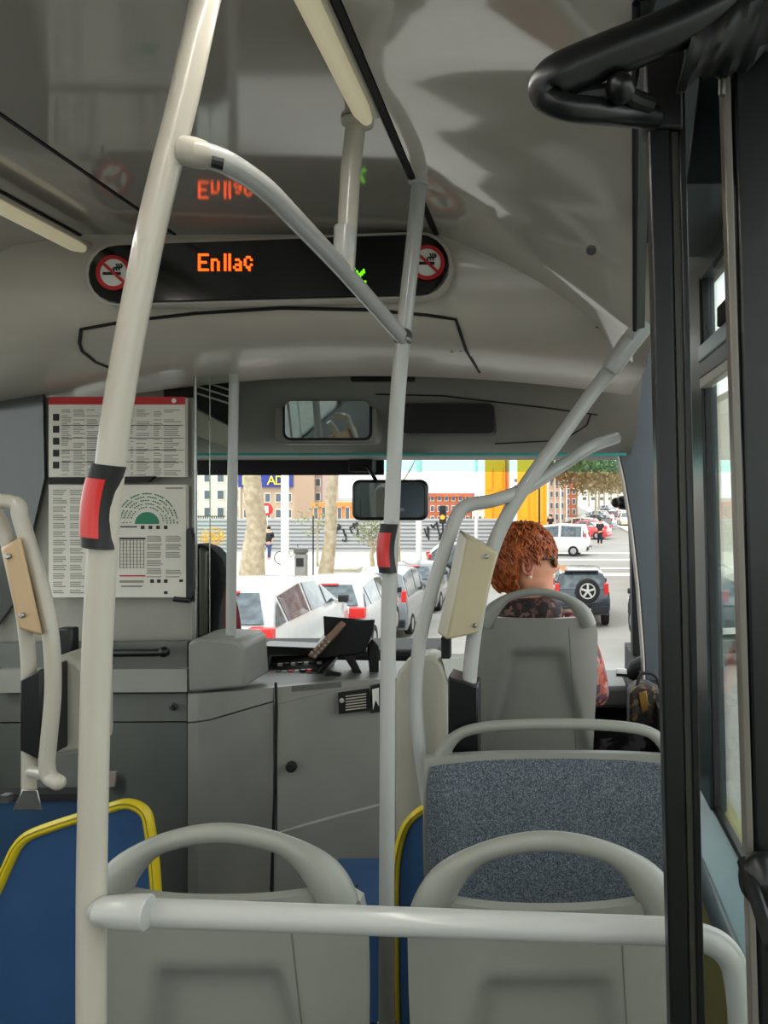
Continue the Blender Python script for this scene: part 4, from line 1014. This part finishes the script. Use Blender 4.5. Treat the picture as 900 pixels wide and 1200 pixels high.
# ground in strips: road, left pavement, far plaza
M_road = mat('pale_asphalt', '8f8c87', .85, var=.06, scale=.6, bump=.15, bscale=8)
M_pave = mat('pale_pavement', 'c4bfb6', .8, var=.05, scale=1.2, bump=.1, bscale=4)
ds = [-25, -10, 0, 3, 6, 8, 10, 12, 14, 16, 18, 20, 22, 26, 30, 40, 55, 80, 120, 200, 400]
rows = [[V((x, d, G(d))) for x in (-260, -120, -60, -30, -12, 0, 12, 30, 80, 200)] for d in ds]
struct(build(MB().grid(rows), 'street', M_road)); bpy.data.objects['street'].name = 'road'
# pavement slabs on the left (raised), joints cut between strips of paving
def strip(x0f, x1f, d0, d1, h, m, name, par=None, n=12):
    r = []
    for i in range(n+1):
        d = d0+(d1-d0)*i/n; z = G(d)+h
        r.append([V((x0f(d), d, z-h-.02)), V((x0f(d), d, z)), V((x1f(d), d, z)), V((x1f(d), d, z-h-.02))])
    return build(MB().grid(r), name, m, par)
def kerbx(d): return -5.4+max(0, d-30)*.10
pv = struct(strip(lambda d: -80, lambda d: kerbx(d)-.15, 12.5, 58, .14, M_pave, 'pavement'))
strip(lambda d: kerbx(d)-.15, lambda d: kerbx(d)+.05, 12.5, 58, .14, mat('kerb_stone', 'b8b2a8', .8), 'kerb', pv)
pf = struct(strip(lambda d: -90, lambda d: kerbx(60)+(d-62)*.055, 62, 260, .14, M_pave, 'far_pavement')); pf.name = 'pavement'
struct(strip(lambda d: 7.4, lambda d: 60, 42, 300, .14, M_pave, 'pavement'))
# zebra bars and lane marks as thin paint
M_paint = mat('road_paint', 'e4e2dc', .7)
zb = MB()
for i, (d0, d1) in enumerate(((34, 35.2), (37, 37.8), (41.5, 42.5), (46, 46.8))):
    zb.prism([V((-3, d0, G(d0)+.012)), V((7, d0, G(d0)+.012)), V((7, d1, G(d1)+.012)), V((-3, d1, G(d1)+.012))], (0, 0, .006))
for k in range(9):
    d = 8.5+k*.85
    zb.prism([gp(739, d)+V((0, 0, .01)), gp(745, d)+V((0, 0, .01)), gp(745, d+.5)+V((0, 0, .01)), gp(739, d+.5)+V((0, 0, .01))], (0, 0, .006))
o = build(zb, 'road_marking', M_paint); tag(o, 'white crossing lines and dashes painted on the road ahead', 'road marking', kind='stuff')

# cars
M_tyre = mat('tyre', '1a1a1a', .8); M_rim = mat('alloy_rim', 'b0b0b0', .3, metal=.7); M_cglass = mat('car_glass', '353f45', .08, coat=.4, col2='5a666c')
M_tail = mat('tail_lamp', 'd02a28', .3, coat=.4); M_plate = mat('number_plate', 'dcdcd4', .5); M_trimc = mat('car_black_trim', '1c1c1e', .5)
def make_car(label, colour, kind='hatch', w=1.72, spare=False, group=None):
    """car in its own frame: rear bumper at y=0, nose at +Y, origin on the ground at the rear"""
    m = mat('car_paint_'+colour, colour, .25, coat=.7, var=.02)
    t = thing('car', label, 'car', group=group); h = w/2
    if kind == 'hatch': st = [(0, .30, .62, .62, .94), (.04, .22, .92, .92, .97), (.14, .20, .98, 1.02, .99), (.62, .18, 1.0, 1.42, 1), (1.6, .18, .99, 1.50, 1), (2.35, .18, .97, 1.44, 1), (3.10, .20, .94, .98, .99), (3.75, .22, .80, .80, .95), (4.0, .30, .62, .62, .84)]
    elif kind == 'van': st = [(0, .35, .7, .7, .95), (.03, .28, 1.0, 1.0, .98), (.08, .25, 1.05, 1.10, 1), (.25, .22, 1.08, 1.80, 1), (1.6, .22, 1.08, 1.86, 1), (2.7, .22, 1.05, 1.74, 1), (3.4, .25, 1.02, 1.08, .99), (4.1, .28, .88, .88, .95), (4.3, .35, .7, .7, .86)]
    else: st = [(0, .50, .80, .80, .95), (.04, .42, 1.02, 1.02, .98), (.08, .40, 1.08, 1.12, 1), (.30, .38, 1.10, 1.66, 1), (1.6, .38, 1.10, 1.74, 1), (2.5, .38, 1.08, 1.66, 1), (3.1, .40, 1.05, 1.10, .99), (3.9, .42, .98, .98, .96), (4.1, .50, .8, .8, .88)]
    rows = []
    for y, zb_, zbelt, zr, ws_ in st:
        hh = h*ws_; cab = zr-zbelt > .2; rw_ = hh*(.76 if cab else .93)
        rows.append([V((-hh*.93, y, zb_)), V((-hh, y, zb_+.18)), V((-hh, y, (zb_+zbelt)/2+.08)), V((-hh*.965, y, zbelt)), V((-rw_, y, zr-.05*cab)), V((-rw_*.8, y, zr)), V((0, y, zr+.015)),
                     V((rw_*.8, y, zr)), V((rw_, y, zr-.05*cab)), V((hh*.965, y, zbelt)), V((hh, y, (zb_+zbelt)/2+.08)), V((hh, y, zb_+.18)), V((hh*.93, y, zb_))])
    mb = MB().grid(rows, True); mb.f.append(tuple(range(13))); n = len(mb.v); mb.f.append(tuple(range(n-13, n)))
    build(mb, 'bodywork', m, t, ang=40)
    def inset(q, k, off):
        c0 = sum(q, V((0, 0, 0)))/4; nn = (q[1]-q[0]).cross(q[3]-q[0]).normalized()
        if nn.dot(c0-V((0, 2, .9))) < 0: nn = -nn
        return [c0+(p-c0)*k+nn*off for p in q], nn
    # rear window, windscreen, side windows
    for a_, b_, nm in ((2, 3, 'rear_window'), (6, 5, 'windscreen')):
        q = [rows[a_][4].lerp(rows[a_][5], .2), rows[a_][8].lerp(rows[a_][7], .2), rows[b_][7], rows[b_][5]]
        q[0].z += .03; q[1].z += .03
        q, nn = inset(q, .90, .006); build(MB().prism(q, nn*.008), nm, M_cglass, t)
    for sd_ in (0, 1):
        ix = (3, 4) if sd_ == 0 else (9, 8)
        segs = [(3, 4, .96), (4, 5, .94)]
        for a_, b_, k in segs:
            q = [rows[a_][ix[0]], rows[b_][ix[0]], rows[b_][ix[1]], rows[a_][ix[1]]]; q, nn = inset(q, .88, .006); build(MB().prism(q, nn*.006), 'side_window', M_cglass, t)
        for a_, b_ in ((2, 3), (5, 6)):
            q3 = [rows[a_][ix[0]], rows[b_][ix[0]], rows[b_ if a_ == 2 else a_][ix[1]]]
            c0 = sum(q3, V((0, 0, 0)))/3; nn = V((-1 if sd_ == 0 else 1, 0, .2)).normalized()
            build(MB().prism([c0+(p-c0)*.72+nn*.012 for p in q3], nn*.006), 'side_window', M_cglass, t)
    # lamps, bumper, plate
    zb1 = st[1][1]; zt1 = st[1][2]
    for s_ in (-1, 1):
        if kind == 'hatch': build(MB().box((s_*h*.80, .08, zt1+.03), (h*.36, .14, .20)), 'tail_lamp', M_tail, t, bevel=.02)
        else: build(MB().box((s_*h*.86, .10, zt1+.12), (h*.16, .12, .42)), 'tail_lamp', M_tail, t, bevel=.02)
        build(MB().box((s_*h*.72, st[-2][0]+.12, st[-2][2]-.14), (h*.36, .2, .14)), 'head_lamp', mat('head_lamp', 'd8dcdc', .1, coat=.5), t, bevel=.02)
        build(MB().box((s_*(h+.08), 2.95 if kind != 'suv' else 2.9, st[5][2]+.04), (.16, .10, .12)), 'wing_mirror', M_trimc, t, bevel=.02)
    build(MB().box((0, .0, zb1+.16), (w*.92, .12, .22)), 'bumper', M_trimc if kind != 'hatch' else m, t, bevel=.03)
    build(MB().box((0, -.02 if kind != 'hatch' else -.005, zb1+.42 if kind == 'hatch' else zb1+.14), (.52, .14 if kind != 'hatch' else .05, .11)), 'number_plate', M_plate, t)
    if kind == 'hatch': build(MB().box((0, .60, st[3][3]-.0), (.42, .12, .03)), 'brake_lamp', M_tail, t)
    L_ = st[-1][0]
    for s_ in (-1, 1):
        for y in (.78, L_-.78):
            r_ = .31 if kind != 'suv' else .36
            wl_ = build(MB().lathe((s_*(h-.20), y, r_), (s_, 0, 0), [(0, r_*.9), (.02, r_), (.19, r_), (.215, r_*.9), (.215, r_*.62), (.20, r_*.6)], 20), 'wheel', M_tyre, t)
            build(MB().lathe((s_*(h+.0), y, r_), (s_, 0, 0), [(0, r_*.6), (.012, r_*.55), (.02, r_*.12)], 5 if kind == 'suv' else 10), 'hub', M_rim, wl_, ang=10)
    if spare:
        sp = build(MB().lathe((.16, .02, 1.15), (0, -1, 0), [(0, .33), (.02, .36), (.17, .36), (.20, .32), (.20, .24), (.17, .23)], 28), 'spare_wheel', M_tyre, t)
        sm = MB(); 
        for k in range(5):
            a_ = 2*PI*k/5+.3; sm.box((.16+.11*math.cos(a_), -.17, 1.15+.11*math.sin(a_)), (.22, .03, .06), Matrix.Rotation(-a_, 3, 'Y'))
        sm.lathe((.16, -.15, 1.15), (0, -1, 0), [(0, .05), (.05, .05)], 12)
        rr2 = [V((.16+.22*math.cos(2*PI*k/24), -.17, 1.15+.22*math.sin(2*PI*k/24))) for k in range(25)]
        sm.tube(rr2, .02, 6, caps=False)
        build(sm, 'rim', mat('silver_rim', 'c8c8c4', .3, metal=.3), sp)
        build(MB().box((0, .25, 1.70), (w*.6, .25, .04)), 'spoiler', M_trimc, t, bevel=.01)
    return t
def pcar(c, x, d, rot, sc=1.0):
    p = gp(x, d); c.location = p; c.rotation_euler.z = R(rot); c.scale = (sc,)*3; return c
GA = 'cars parked beside the bus'; GB = 'cars parked in the far row'
def rowcar(c, d, rot=0, sc=1): c.location = (-4.2, d, G(d)); c.rotation_euler.z = R(rot); c.scale = (sc,)*3
rowcar(make_car('white hatchback with a red tail lamp, nearest parked car beyond the thin pole', 'bfc0bf', group=GA), 9.4)
rowcar(make_car('second white car with red brake lamp, behind the black ticket machine', 'b9babb', group=GA), 14.2, 1)
rowcar(make_car('dark silver car with bright red tail lamp just right of the middle pole', '75787c', 'van', group=GA), 19.0, 0, .9)
rowcar(make_car('grey car behind the bent tube left of the reader box', '5a5d60', group=GA), 23.6)
pcar(make_car('dark green car parked sideways further off, seen above the grey car roofs', '3a4a4c', group=GA), 500, 34, -78, 1.0)
sv = pcar(make_car('dark blue off road car driving ahead with spare wheel on its tailgate', '26303c', 'suv', 1.7, True), 682, 21.0, 1, .92)
pcar(make_car('white van with side windows at the far crossing, above the dark off road car', 'dadad8', 'van', 1.7), 690, 45, 78, 1.0)
far = [(672, 52, 'd8d8d6', 'white parked car just beyond the white van', 70), (700, 60, 'c8484a', 'small reddish parked car in the far row', 70), (690, 66, 'd4d4d2', 'white parked car in the middle of the far row', 70),
       (706, 76, '8a9098', 'silver blue parked car in the far row', 70), (704, 90, 'd0d0ce', 'pale parked car near the end of the far row', 70), (712, 105, '6a7078', 'dark grey parked car near the end of the far row', 70), (708, 125, 'c0c0c0', 'last silver car of the far row under the trees', 70)]
for x, d, col, lab, rot in far: pcar(make_car(lab, col, group=GB), x+14, d, rot, 1.0)
pcar(make_car('pale car coming far down the road on the right', 'c9c2b0'), 732, 84, 180, 1.0)

# trees
M_bark = mat('plane_bark', '9c8c74', .85, scale=5, col2='b8aa92', bump=.4, bscale=8)
M_leafb = mat('brown_leaf', '9a8266', .8, var=.3, scale=3, col2='7d7a50'); M_leafg = mat('olive_leaf', '7b8458', .8, var=.3, scale=3, col2='9a9a78')
M_leafo = mat('orange_leaf', 'e0a028', .8, var=.2, scale=3, col2='d8b840')
def tree(label, x, d, wpx, htop, m=M_bark, crown=None, leaf=None, lean=0, branches=5, group=None):
    "trunk of wpx picture pixels at its base; crown = (centre height, radius, number of leaf sprays)"
    b = gp(x, d); t = thing('tree', label, 'tree', b, group); r0 = wpx*d/F/2
    top = b+V((lean, 0, htop)); rows_ = [b.lerp(top, k/8)+V((.06*math.sin(k*1.7+x), .05*math.cos(k*2.1), 0))*r0*3 for k in range(9)]
    build(MB().tube(rows_, [r0*(1.25-.25*min(1, k/2)-.06*k) for k in range(9)], 12), 'trunk', m, t)
    random.seed(int(x*7+d)); ends = []
    for k in range(branches):
        a = 2*PI*k/branches+random.random(); st_ = b.lerp(top, .62+.36*random.random()); L = htop*.35*random.uniform(.7, 1.2)
        q = curve([st_, st_+V((math.cos(a)*L*.4, math.sin(a)*L*.3, L*.5)), st_+V((math.cos(a)*L*.7, math.sin(a)*L*.5, L))], 4)
        build(MB().tube(q, [r0*.42*(1-.85*i/(len(q)-1)) for i in range(len(q))], 7), 'branch', m, t); ends.append(q[-1])
    if crown:
        zc, cr, n = crown; mb = MB()
        for k in range(n):
            v = V((random.gauss(0, 1), random.gauss(0, 1), random.gauss(0, 1))).normalized()*cr*random.random()**.4; v.z *= .75
            c0 = b+V((lean*.8, 0, zc))+v; s_ = cr*random.uniform(.05, .10)
            u1 = V((random.gauss(0, 1), random.gauss(0, 1), random.gauss(0, 1))).normalized()*s_; u2 = u1.cross(V((random.random(), random.random(), .5))).normalized()*s_*.7
            mb.add([c0-u1, c0-u2, c0+u1, c0+u2], [(0, 1, 2, 3)])
        build(mb, 'foliage', leaf, t, smooth=False)['kind'] = 'stuff'
    return t
tree('thick plane tree trunk beside the thin pole, behind the nearest white car', 298, 27, 28, 7.0, branches=6)
tree('leaning plane tree trunk behind the ticket machine', 381, 28, 17, 7.0, lean=.5, branches=6)
tree('slim tan trunk just right of the red stop button on the middle pole', 466, 30, 8, 6.0)
tree('small olive tree left of the middle pole', 436, 33, 7, 1.6, crown=(2.0, .85, 420), leaf=M_leafg, branches=4)
tree('small bare tree beside the parking meter', 372, 37, 3, 2.3, crown=(2.4, 1.1, 160), leaf=M_leafg, branches=5)
tree('small tree with yellow orange leaves behind the glass screen', 250, 34, 5, 1.2, crown=(1.75, .62, 500), leaf=M_leafo, branches=3)
for i, (x, d, lab) in enumerate(((676, 72, 'brownish street tree nearest the white van'), (698, 88, 'brownish street tree, second from the white van'), (702, 105, 'brownish street tree, third from the white van'), (708, 130, 'brownish street tree, fourth from the white van'), (724, 150, 'hazy brown tree at the far end of the road'), (744, 110, 'brownish tree on the right side of the far road'))):
    tree(lab, x, d, 3, 5.0, crown=(6.2, 3.4, 900), leaf=M_leafb, branches=6, group='street trees along the far road')
# grove closing the end of the road
for i, (x, lab) in enumerate(((690, 'distant grey brown tree at road end, left'), (716, 'distant grey brown tree at road end, middle'), (738, 'distant grey brown tree at road end, right'))):
    tree(lab, x, 180+i*22, 2, 5.0, crown=(6.5, 5.2, 900), leaf=M_leafb, branches=4, group='trees closing the far road')

# poles, meter, planter, signal
def pole(name, lab, cat, x, d, wpx, h, m, group=None):
    b = gp(x, d); t = thing(name, lab, cat, b, group)
    build(MB().tube([b, b+V((0, 0, h))], wpx*d/F/2, 14), 'shaft', m, t)
    build(MB().lathe(b, (0, 0, 1), [(0, wpx*d/F*.9), (.12, wpx*d/F*.9), (.2, wpx*d/F*.5)], 14), 'base', m, t); return t
M_lampw = mat('white_painted_pole', 'dcdcd8', .5)
pole('lamp_post', 'thick white lamp post between plane tree and parking meter', 'pole', 334, 26, 9, 8, M_lampw)
pole('lamp_post', 'white lamp post right of the middle pole, below the hanging mirror', 'pole', 491, 29, 7, 8, M_lampw)
pole('lamp_post', 'thin pole left of the seated person, in front of yellow building', 'pole', 558, 30, 4, 9, M_lampw)
pole('sign_pole', 'thin dark sign pole right of the parking meter', 'pole', 367, 27.5, 1.6, 2.9, M_trimc)
for x, d in ((632, 60), (650, 70), (657, 80), (664, 90)):
    pole('lamp_post', {632: 'grey lamp post before the tall orange wall', 650: 'grey lamp post left of the brick facades', 657: 'thin post before the brick facades', 664: 'thin post nearest the far trees'}[x], 'pole', x, d, 2.2, 9, M_trimc if x < 640 else M_lampw)
b = gp(353, 28); t = thing('parking_meter', 'grey parking meter pillar on the pavement behind the white cars', 'meter', b)
build(MB().box(b+V((0, 0, .75)), (.40, .3, 1.5)), 'column', mat('meter_grey', '8b8a86', .5), t, bevel=.03)
build(MB().box(b+V((0, -.02, 1.62)), (.46, .36, .2)), 'cap', mat('meter_cap', '5a5a58', .4), t, bevel=.05)
build(MB().box(b+V((0, -.16, 1.2)), (.26, .02, .3)), 'screen', M_trimc, t); build(MB().box(b+V((0, 0, .22)), (.42, .32, .40)), 'foot', mat('meter_foot', 'a89a8a', .6), t, bevel=.02)
b = gp(407, 31); t = thing('concrete_planter', 'pale concrete block planter beside the leaning tree', 'planter', b)
build(MB().box(b+V((0, 0, .34)), (.98, .9, .62)), 'block', mat('concrete', 'bdb6a8', .8), t, bevel=.02); build(MB().box(b+V((0, 0, .67)), (1.06, .98, .08)), 'rim', mat('concrete', 'bdb6a8', .8), t, bevel=.02)
b = gp(519, 40); t = thing('traffic_light', 'traffic light showing orange, left of the bent tube', 'traffic light', b)
build(MB().tube([b, b+V((0, 0, 2.6))], .05, 10), 'post', M_trimc, t)
build(MB().box(b+V((0, 0, 2.55)), (.34, .25, .95)), 'housing', M_trimc, t, bevel=.03)
build(MB().lathe(b+V((0, -.12, 2.42)), (0, -1, 0), [(0, .12), (.05, .12)], 16), 'lit_lamp', mat('amber_signal', 'ff7a1a', .5, emit=2.5, var=0), t)
build(MB().lathe(b+V((0, -.12, 2.72)), (0, -1, 0), [(0, .11), (.04, .11)], 16), 'dark_lamp', M_matt, t)
b = gp(313, 41); t = thing('red_round_sign', 'small red and white round road sign above the pedestrian', 'sign', b)
build(MB().tube([b, b+V((0, .02, 3.1))], .03, 8), 'post', M_lampw, t)
build(MB().lathe(b+V((0, -.04, 2.8)), (0, -1, 0), [(0, .34), (.03, .34)], 20), 'plate', M_red, t)
build(MB().box(b+V((0, -.08, 2.8)), (.20, .02, .38)), 'white_field', M_white, t)

# pedestrians (small, far)
def walker(lab, x, d, top, legs, stride=.12):
    b = gp(x, d)+V((0, 0, .14)); t = thing('person', lab, 'person', b)
    n = [((0, 0, .95), .11), ((0, 0, 1.2), .12), ((0, 0, 1.42), .10), ((0, 0, 1.52), .05), ((0, 0, 1.64), .085), ((-.19, 0, 1.40), .055), ((-.24, -.05, 1.12), .045), ((-.2, -.18, .98), .035),
         ((.19, 0, 1.40), .055), ((.24, .05, 1.12), .045), ((.2, -.14, .98), .035), ((-.09, stride, .5), .07), ((-.09, stride*1.6, .06), .05), ((.09, -stride, .5), .07), ((.09, -stride*1.2, .06), .05), ((-.09, stride*1.6-.14, .03), .04), ((.09, -stride*1.2-.14, .03), .04)]
    n = [(b+V(p), r) for p, r in n]
    e = [(0, 1), (1, 2), (2, 3), (3, 4), (2, 5), (5, 6), (6, 7), (2, 8), (8, 9), (9, 10), (0, 11), (11, 12), (0, 13), (13, 14), (12, 15), (14, 16)]
    skin('body', n, e, M_skin, t, 1)
    skin('jacket', [(n[0][0]-V((0, 0, .12)), .20), (n[1][0], .18), (n[2][0], .13), (n[5][0], .075), (n[6][0], .06), (n[8][0], .075), (n[9][0], .06)], [(0, 1), (1, 2), (2, 3), (3, 4), (2, 5), (5, 6)], top, t, 1)
    skin('trousers', [(n[0][0], .18), (n[11][0], .085), (n[12][0], .07), (n[13][0], .085), (n[14][0], .07)], [(0, 1), (1, 2), (0, 3), (3, 4)], legs, t, 1)
    build(MB().ball(b+V((0, .02, 1.68)), .098, 10, 8), 'hair', M_matt, t)
walker('pedestrian in a dark jacket and blue trousers walking right of the thick tree', 315, 41, mat('dark_jacket', '23242c', .8), mat('blue_trousers', '3a4270', .8))
walker('pedestrian in dark clothes standing behind the white van', 703, 52, mat('dark_jacket', '23242c', .8), mat('dark_trousers', '22232a', .8))
walker('person standing near parked cars left of the white van', 645, 62, mat('dark_jacket', '23242c', .8), mat('dark_trousers', '22232a', .8))
# bicycle leaning near the lamp post: two wheels and frame
b = gp(341, 38)+V((0, 0, .14)); t = thing('bicycle', 'dark bicycle behind the thick white lamp post', 'bicycle', b)
for s_ in (-.5, .5):
    build(MB().tube([b+V((s_+.32*math.cos(2*PI*k/20), 0, .34+.32*math.sin(2*PI*k/20))) for k in range(21)], .02, 6, caps=False), 'wheel', M_tyre, t)
build(MB().tube([b+V((-.5, 0, .34)), b+V((-.15, 0, .8)), b+V((.35, 0, .82)), b+V((.5, 0, .34))], .02, 6).tube([b+V((-.15, 0, .95)), b+V((-.15, 0, .8)), b+V((0, 0, .34)), b+V((.35, 0, .8)), b+V((.32, 0, 1.02))], .02, 6), 'frame', M_trimc, t)

# ribbed retaining wall with spray lettering
M_wallg = mat('wall_grey', 'a8a9ab', .8, var=.05, scale=.5)
rw_ = struct(MB() and build(MB().box((-13.2, 46.4, G(46)+1.05), (22, .25, 2.1)), 'plaza_wall', M_wallg)); rw_.name = 'wall_plaza'
for k in range(9):
    build(MB().box((-13.2, 46.22, G(46)+.20+k*.23), (22, .10, .13)), 'rib', M_wallg, rw_, bevel=.01)
def graffiti(x0, lab):
    t = thing('graffiti', lab, 'graffiti', P(x0, 640, 46.1)); mb = MB(); random.seed(int(x0))
    for k in range(4):
        xx = x0+k*7
        mb.tube(curve([P(xx+random.uniform(-3, 4), 612+random.uniform(0, 22), 46.12) for _ in range(6)], 6), .05, 5, (1, .4))
    build(mb, 'paint', M_trimc, t)
graffiti(396, 'black scribbled graffiti on grey wall left of the hanging mirror')
graffiti(500, 'black scribbled graffiti on grey wall beside the traffic light')

# buildings
def building(lab, x0, x1, ytop, d, m, cols, rowsn, wm, depth=8, trimm=None, zb_=None):
    a_, b_ = P(x0, ytop, d), P(x1, ytop, d); z0 = G(d); H = a_.z-z0; wd = b_.x-a_.x
    t = thing('building', lab, 'building', ((a_.x+b_.x)/2, d+depth/2, z0))
    build(MB().box(((a_.x+b_.x)/2, d+depth/2, z0+H/2), (wd, depth, H)), 'facade', m, t)
    build(MB().box(((a_.x+b_.x)/2, d-.1, a_.z-.2), (wd*1.01, .5, .4)), 'cornice', trimm or m, t)
    for i in range(cols):
        for j in range(rowsn):
            cx, cz = a_.x+wd*(i+.5)/cols, z0+H*(j+.55)/rowsn; ww, hh = wd/cols*.5, H/rowsn*.55
            f = build(MB().box((cx, d-.03, cz), (ww*1.15, .14, hh*1.1)), 'window', trimm or M_white, t)
            build(MB().box((cx, d-.11, cz), (ww*.9, .04, hh*.88)), 'pane', wm, f)
    return t
M_wn = mat('window_dark', '5a6068', .15); M_cr = mat('cream_render', 'd8d0c2', .8); M_br = mat('brick_render', 'b0664c', .8, var=.15, scale=4); M_or = mat('orange_cladding', 'f0a018', .6); M_pk = mat('pink_render', 'c8a08c', .8)
M_rd = mat('red_cladding', 'd05038', .6)
building('cream building at far left with grey windows, behind the orange leaved tree', 205, 282, 470, 95, M_cr, 5, 7, M_wn)
blg = building('tan shop building under the blue and yellow shop sign', 283, 345, 500, 92, mat('tan_render', 'b8a088', .8), 5, 6, M_wn)
building('pale building with dark windows between shop sign and leaning tree', 347, 378, 490, 102, mat('rose_render', 'b8a39a', .8), 3, 7, M_wn)
building('low red and orange shop row behind the grey wall', 415, 443, 588, 90, M_rd, 4, 1, M_wn)
building('low orange shop row between lamp post and leaning tree', 366, 412, 589, 79, mat('orange_render', 'd88a48', .8), 5, 1, M_wn)
building('brick building with small windows right of the hanging mirror', 478, 552, 578, 85, M_br, 9, 3, M_wn)
building('pale low building behind the tall poles right of the brick one', 553, 572, 586, 80, M_cr, 3, 2, M_wn)
building('orange clad block left of the big white tube', 568, 592, 500, 66, M_or, 2, 3, M_or, trimm=M_or)
building('tall orange clad wall right of the big white tube', 606, 641, 480, 62, M_or, 2, 2, M_or, trimm=M_or)
building('salmon building with white trim beyond the orange wall', 643, 662, 520, 90, M_pk, 3, 7, M_wn, trimm=M_white)
building('narrow red brick building before the far trees', 662, 676, 535, 110, M_br, 2, 6, M_wn, trimm=M_white)
building('distant pale building at the end of the road', 600, 760, 560, 260, M_cr, 16, 4, M_wn)
# right hand side of the street
building('brown brick building seen through the right side window', 800, 850, 470, 32, M_br, 3, 4, M_wn)
b = gp(1010, 14)
for i, (x, lab) in enumerate(((905, 'pale shop front outside the right side window'),)):
    building(lab, x, x+320, 440, 16, M_cr, 6, 4, M_wn)
building('stone apartment block outside the right side window, nearer half', 858, 905, 455, 24, mat('stone_render', 'a89c8c', .8), 3, 6, M_wn)
# street kiosk colours seen through side window
b = gp(835, 22); t = thing('street_kiosk', 'blue and yellow kiosk seen through the right side window', 'kiosk', b)
build(MB().box(b+V((.2, 0, 1.1)), (1.2, 1.0, 2.2)), 'cabin', mat('kiosk_blue', '3a5aa0', .5), t, bevel=.03); build(MB().box(b+V((.2, -.1, 2.3)), (1.6, 1.3, .3)), 'roof', M_or, t, bevel=.03)
pcar(make_car('dark green car seen through the right side window', '2c3a38'), 846, 14, 8, 1.0)
# shop sign
t = thing('shop_sign', 'blue shop sign with yellow capital letters under the windscreen blind', 'sign', P(315, 571, 90))
build(MB().prism([P(279, 553, 91.5), P(342, 553, 91.5), P(342, 571, 91.5), P(279, 571, 91.5)], (0, .5, 0)), 'board', mat('sign_blue', '2c3a8c', .5), t)
M_ylet = mat('yellow_letter', 'f0d830', .5)
for ch, x in (('D', 283), ('A', 313), ('D', 322)):
    fc = bpy.data.curves.new('letter', 'FONT'); fc.body = ch; fc.size = 1.55; fc.extrude = .05
    tmp = bpy.data.objects.new('letter_outline', fc); me = bpy.data.meshes.new_from_object(tmp); bpy.data.objects.remove(tmp); bpy.data.curves.remove(fc)
    me.materials.clear(); me.materials.append(M_ylet); me.name = 'letter'
    o = bpy.data.objects.new('letter', me); COL.objects.link(o); o.parent = t; o.location = P(x, 568, 91.4)-t.location; o.rotation_euler.x = PI/2
# railing on the plaza at the far left
t = thing('railing', 'thin grey railing far left behind the glass screen', 'railing', P(245, 640, 50))
for k in range(12):
    build(MB().box(P(233+k*2.6, 622, 50), (.05, .05, 1.9)), 'bar', M_trimc, t, smooth=False)
build(MB().box(P(247, 605, 50), (1.9, .06, .06)), 'top_rail', M_trimc, t, smooth=False)
